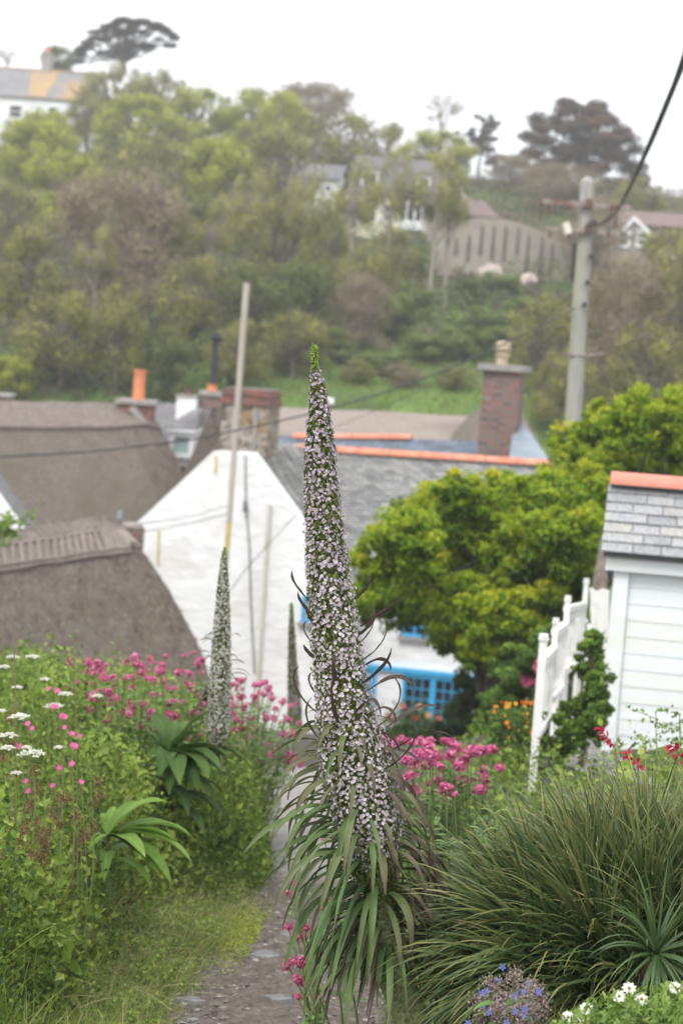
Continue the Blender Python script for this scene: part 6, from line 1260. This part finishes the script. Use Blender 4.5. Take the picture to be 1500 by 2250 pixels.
for k, (x, y, D, lab) in enumerate(((160, 1392, 8.6, 'dark-stemmed sapling with small leaves rising before the thatch'), (256, 1408, 8.8, 'right-hand sapling tip rising before the thatch'), (30, 1370, 6.8, 'thin arching yellow-green stalk at the left edge before the thatch'))):
    rg = np.random.default_rng(k); c = P(x, y, D); b = G(x+8, 1700, D); r = thing('sapling', lab, 'plant', b, None); q = MB(); stalk(q, b, c, .005, .002, .02, .9); q2 = MB()
    for i in range(16): e = c+(b-c)*(i/16)*.33+rg.normal(size=3)*.008; a = i*2.4; bigleaf(q2, e, [math.cos(a), math.sin(a), .5], .035 if k < 2 else .014, .02 if k < 2 else .007, .6, (.5, .9), 4, .3)
    q.build('stem', FM['stem'], r); q2.build('foliage', FM['val'], r)
# green twig reaching in at the left edge over the white gable
r = thing('leafy_branch', 'light green leafy branch reaching in from the left edge over the white outbuilding corner', 'branch', P(-60, 1190, 20)); q = MB(); q2 = MB(); rg = np.random.default_rng(2)
for (x0, y0, x1, y1) in ((-60, 1190, 70, 1132), (-40, 1170, 20, 1140), (-60, 1190, 30, 1175)):
    a, b = P(x0, y0, 20), P(x1, y1, 20); limb(q, a, b, .02, .006, rg, 5, .05, 5); u = rg.random(120); leaves(q2, a+(b-a)*u[:,None]+rg.normal(size=(120, 3))*.05, rdir(120, rg)+[0, 0, .5], .07, .04, .5+.5*rg.random(120), rg)
q.build('twig', M['bark'], r); q2.build('foliage', FM['leafy'], r)

# ---------------------------------------------------------------- flowers of the right-hand side
ol = [(1082+110*random.random()**.8, 1542+84*random.random()**1.3) for _ in range(96)]
b = G(1135, 1700, 12.5); r = thing('marigold_bush', 'mass of small orange flowers left of the foot of the white fence', 'flowering bush', b); q = MB(); q2 = MB(); q3 = MB(); rg = np.random.default_rng(4)
for x, y in ol: c = P(x, y, 12.5+.3*rg.normal()); stalk(q, b+rg.normal(size=3)*[.1, .1, 0], c, .003, .002); star(q2, [c], [[rg.normal()*.5, -1, .6]], .013*rg.uniform(.6, 1.2), rg.random(), 7, rg, .15, .5); q2.build('flower', FM['orange_petals'], r); q2 = MB()
n = 3500; pc = np.array([P(1075+125*rg.random(), 1560+110*rg.random(), 12.6+.3*rg.normal()) for _ in range(n)]); leaves(q3, pc, rdir(n, rg)+[0, -.3, .6], .045, .02, rg.random(n)*.7, rg)
q.build('stem', FM['stem'], r); q3.build('foliage', FM['hedge'], r)
for k, (x, y, D, tx, ty, lab) in enumerate(((1320,1606,7.4,1352,1645,'arching crimson flower spray at the hut corner'), (1375,1658,7.2,1420,1690,'short crimson flower spray low before the hut boards'), (1478,1640,6.9,1520,1690,'largest crimson flower spray at the right edge before the hut'))):
    rg = np.random.default_rng(k+60); a = P(tx, ty, D); c = P(x, y, D); b = G(tx+20, 1900, D); r = thing('crimson_flower', lab, 'flower', b, 'crimson flower sprays before the hut'); q = MB(); stalk(q, b, a, .004, .003, 0, .9); stalk(q, a, c, .003, .0015, .0, .9); q.build('stem', FM['stem'], r); q = MB()
    for i in range(9):
        u = i/9; e = c+(a-c)*u*.85
        for _ in range(2): bigleaf(q, e, nrm(rg.normal(size=3)*.6+[-.6, -.3, .1]), .034*(1-.3*u)*(1.3 if k == 2 else 1), .018, .9, (.3+.7*rg.random(), .5), 4, .5)
    q.build('petals', FM['crimson_petals'], r)
for k, (x, y, lab) in enumerate(((1440, 1562, 'thin leafy rose sprig before the hut boards'), (1492, 1572, 'second leafy sprig at the right frame edge before the hut'))):
    rg = np.random.default_rng(k+80); D = 8.6; c = P(x, y, D); b = G(x+50, 1850, D); r = thing('leafy_sprig', lab, 'plant', b, 'leafy sprigs before the hut'); q = MB(); q2 = MB(); stalk(q, b, c, .005, .002, -.03, .5)
    for i in range(9):
        u = i/9; e0 = c+(b-c)*u*.5-[.03*math.sin(u*PI*.5), 0, 0]; e1 = e0+np.array([rg.uniform(-.14, .12), 0, rg.uniform(.0, .06)]); stalk(q, e0, e1, .002, .001, 0)
        for j in range(9): p = e0+(e1-e0)*j/8+rg.normal(size=3)*.006; leaves(q2, [p], rg.normal(size=(1, 3))+[0, -.8, .5], .024, .015, rg.random(1)*.5+.4, rg)
    q.build('stem', FM['stem'], r); q2.build('foliage', FM['val'], r)
DAI = [(1359,2190),(1381,2172),(1287,2217),(1247,2236),(1268,2246),(1482,2171),(1408,2196)]
b = G(1400, 2500, 4.55); b[2] = P(1400, 2420, 4.55)[2]; dl = ['left of the upper pair', 'highest of the upper pair', 'middle one lower left', 'lowest left one', 'one cut by the frame bottom', 'right-hand one near the edge', 'small closing one right of the pair']
r = thing('daisy_bush', 'fleshy lime-green bush with white daisies in the bottom right corner', 'flowering bush', b); q = MB(); rg = np.random.default_rng(90); n = 2600
xx = 1205+330*rg.random(n); yy = np.interp(xx, [1205, 1300, 1380, 1500], [2252, 2205, 2182, 2165])+130*rg.random(n)**.8; 
for i in range(n): bigleaf(q, P(xx[i], yy[i], 4.55+.16*rg.normal()), nrm(rg.normal(size=3)*.7+[0, -.2, 1]), .024*rg.uniform(.6, 1.2), .012, .6, (rg.random()*.6+.2, rg.random()), 3, .35)
q.build('foliage', leafmat('fleshy_leaves', [(.06,.11,.02), (.17,.27,.05), (.32,.43,.10)], .3, .4), r); q = MB()
for i in range(40): rod(q, b+rg.normal(size=3)*[.03, .03, 0], P(1215+290*rg.random(), 2235+rg.random()*30, 4.6), .005, .003, 5)
q.build('stem', FM['stem'], r)
for k, (x, y) in enumerate(DAI):
    c = P(x, y, 4.45); N = np.array([rg.normal()*.2, -.8, 1]); q = MB(); star(q, [c]*2, [N, N+[.05, 0, 0]], [.018, .017], [.9, .6], 9, rg, .12, .34); h = q.build('daisy', FM['white_petals'], r); WL[h.name] = WL[r.name]; q = MB(); balls(q, [c+N/np.linalg.norm(N)*.003], .004, .5); q.build('eye', FM['dead'], h); q = MB(); rod(q, c-[0, 0, .06], c-[0, 0, .001], .0018, n=5); q.build('stalk', FM['stem'], h)
BO = [(1078,2165),(1130,2150),(1152,2178),(1182,2186),(1108,2195),(1062,2242),(1128,2228),(1052,2200),(1160,2215),(1090,2222),(1186,2225)]
r = thing('borage', 'fuzzy borage with mauve buds and blue star flowers at the bottom, under the strap leaves', 'flowering plant', P(1130, 2420, 4.75)); q = MB(); q2 = MB(); q3 = MB(); q4 = MB()
for x, y in BO:
    c = P(x, y, 4.75+.05*rg.normal()); stalk(q, WL[r.name], c, .005, .002, .02, .4); m_ = 130; leaves(q2, c+rg.normal(size=(m_, 3))*[.012, .012, .015], rdir(m_, rg), .010, .006, rg.random(m_), rg)
    m_ = 70; u = rg.random(m_); leaves(q2, c+(WL[r.name]-c)*(u*.4)[:,None]+rg.normal(size=(m_, 3))*.012, rdir(m_, rg), .014, .006, rg.random(m_)*.6, rg)
    for _ in range(2): star(q3, [c+rg.normal(size=3)*.014+[0, -.01, .006]], [[rg.normal()*.5, -1, .3]], .010, rg.random(), 5, rg, .1, .45); q3.build('flower', FM['blue_petals'], r); q3 = MB()
for i in range(14): a = i*2.4; bigleaf(q4, WL[r.name]+(P(1110, 2200, 4.75)-WL[r.name])*(.45+.04*i), [math.cos(a), math.sin(a)*.5, .4], .09, .035, 1.2, (.4, .8), 8, .3)
FM['fuzz'] = leafmat('fuzzy_buds', [(.17,.16,.11), (.30,.22,.21), (.42,.30,.34)], .2, .8)
q.build('stem', FM['stem'], r); q2.build('buds', FM['fuzz'], r); q4.build('foliage', FM['val'], r)
# roses under the cottage window
for k, (x, y, t_, lab) in enumerate(((885, 1552, .6, 'coral rose at the left corner of the blue window'), (920, 1553, .95, 'apricot rose against the blue window bars'), (940, 1572, .9, 'orange rose right of the apricot one under the blue window'), (853, 1575, .1, 'red rose beside the main spike under the blue door'), (912, 1578, .05, 'red rose under the left half of the blue window'), (962, 1580, .5, 'pink rose under the right half of the blue window'))):
    D = 35; rg = np.random.default_rng(k+120); c = P(x, y, D); b = G(x, 1650, D); b[2] = c[2]-.9; r = thing('rose', lab, 'rose', b, 'roses under the blue window'); q = MB(); stalk(q, b, c, .012, .008, .03); q.build('stem', FM['stem'], r); q = MB(); star(q, [c, c+[0, -.02, .01], c+[0, -.03, 0]], [[0, -1, .4], [.2, -1, .5], [-.2, -1, .3]], [.06, .045, .03], t_, 6, rg, .3, .8); q.build('bloom', FM['rose_petals'], r)
    q = MB(); n = 260; leaves(q, c+rg.normal(size=(n, 3))*[.16, .1, .16]-[0, -.1, .28], rdir(n, rg), .07, .045, rg.random(n)*.6, rg); q.build('foliage', FM['hedge'], r)
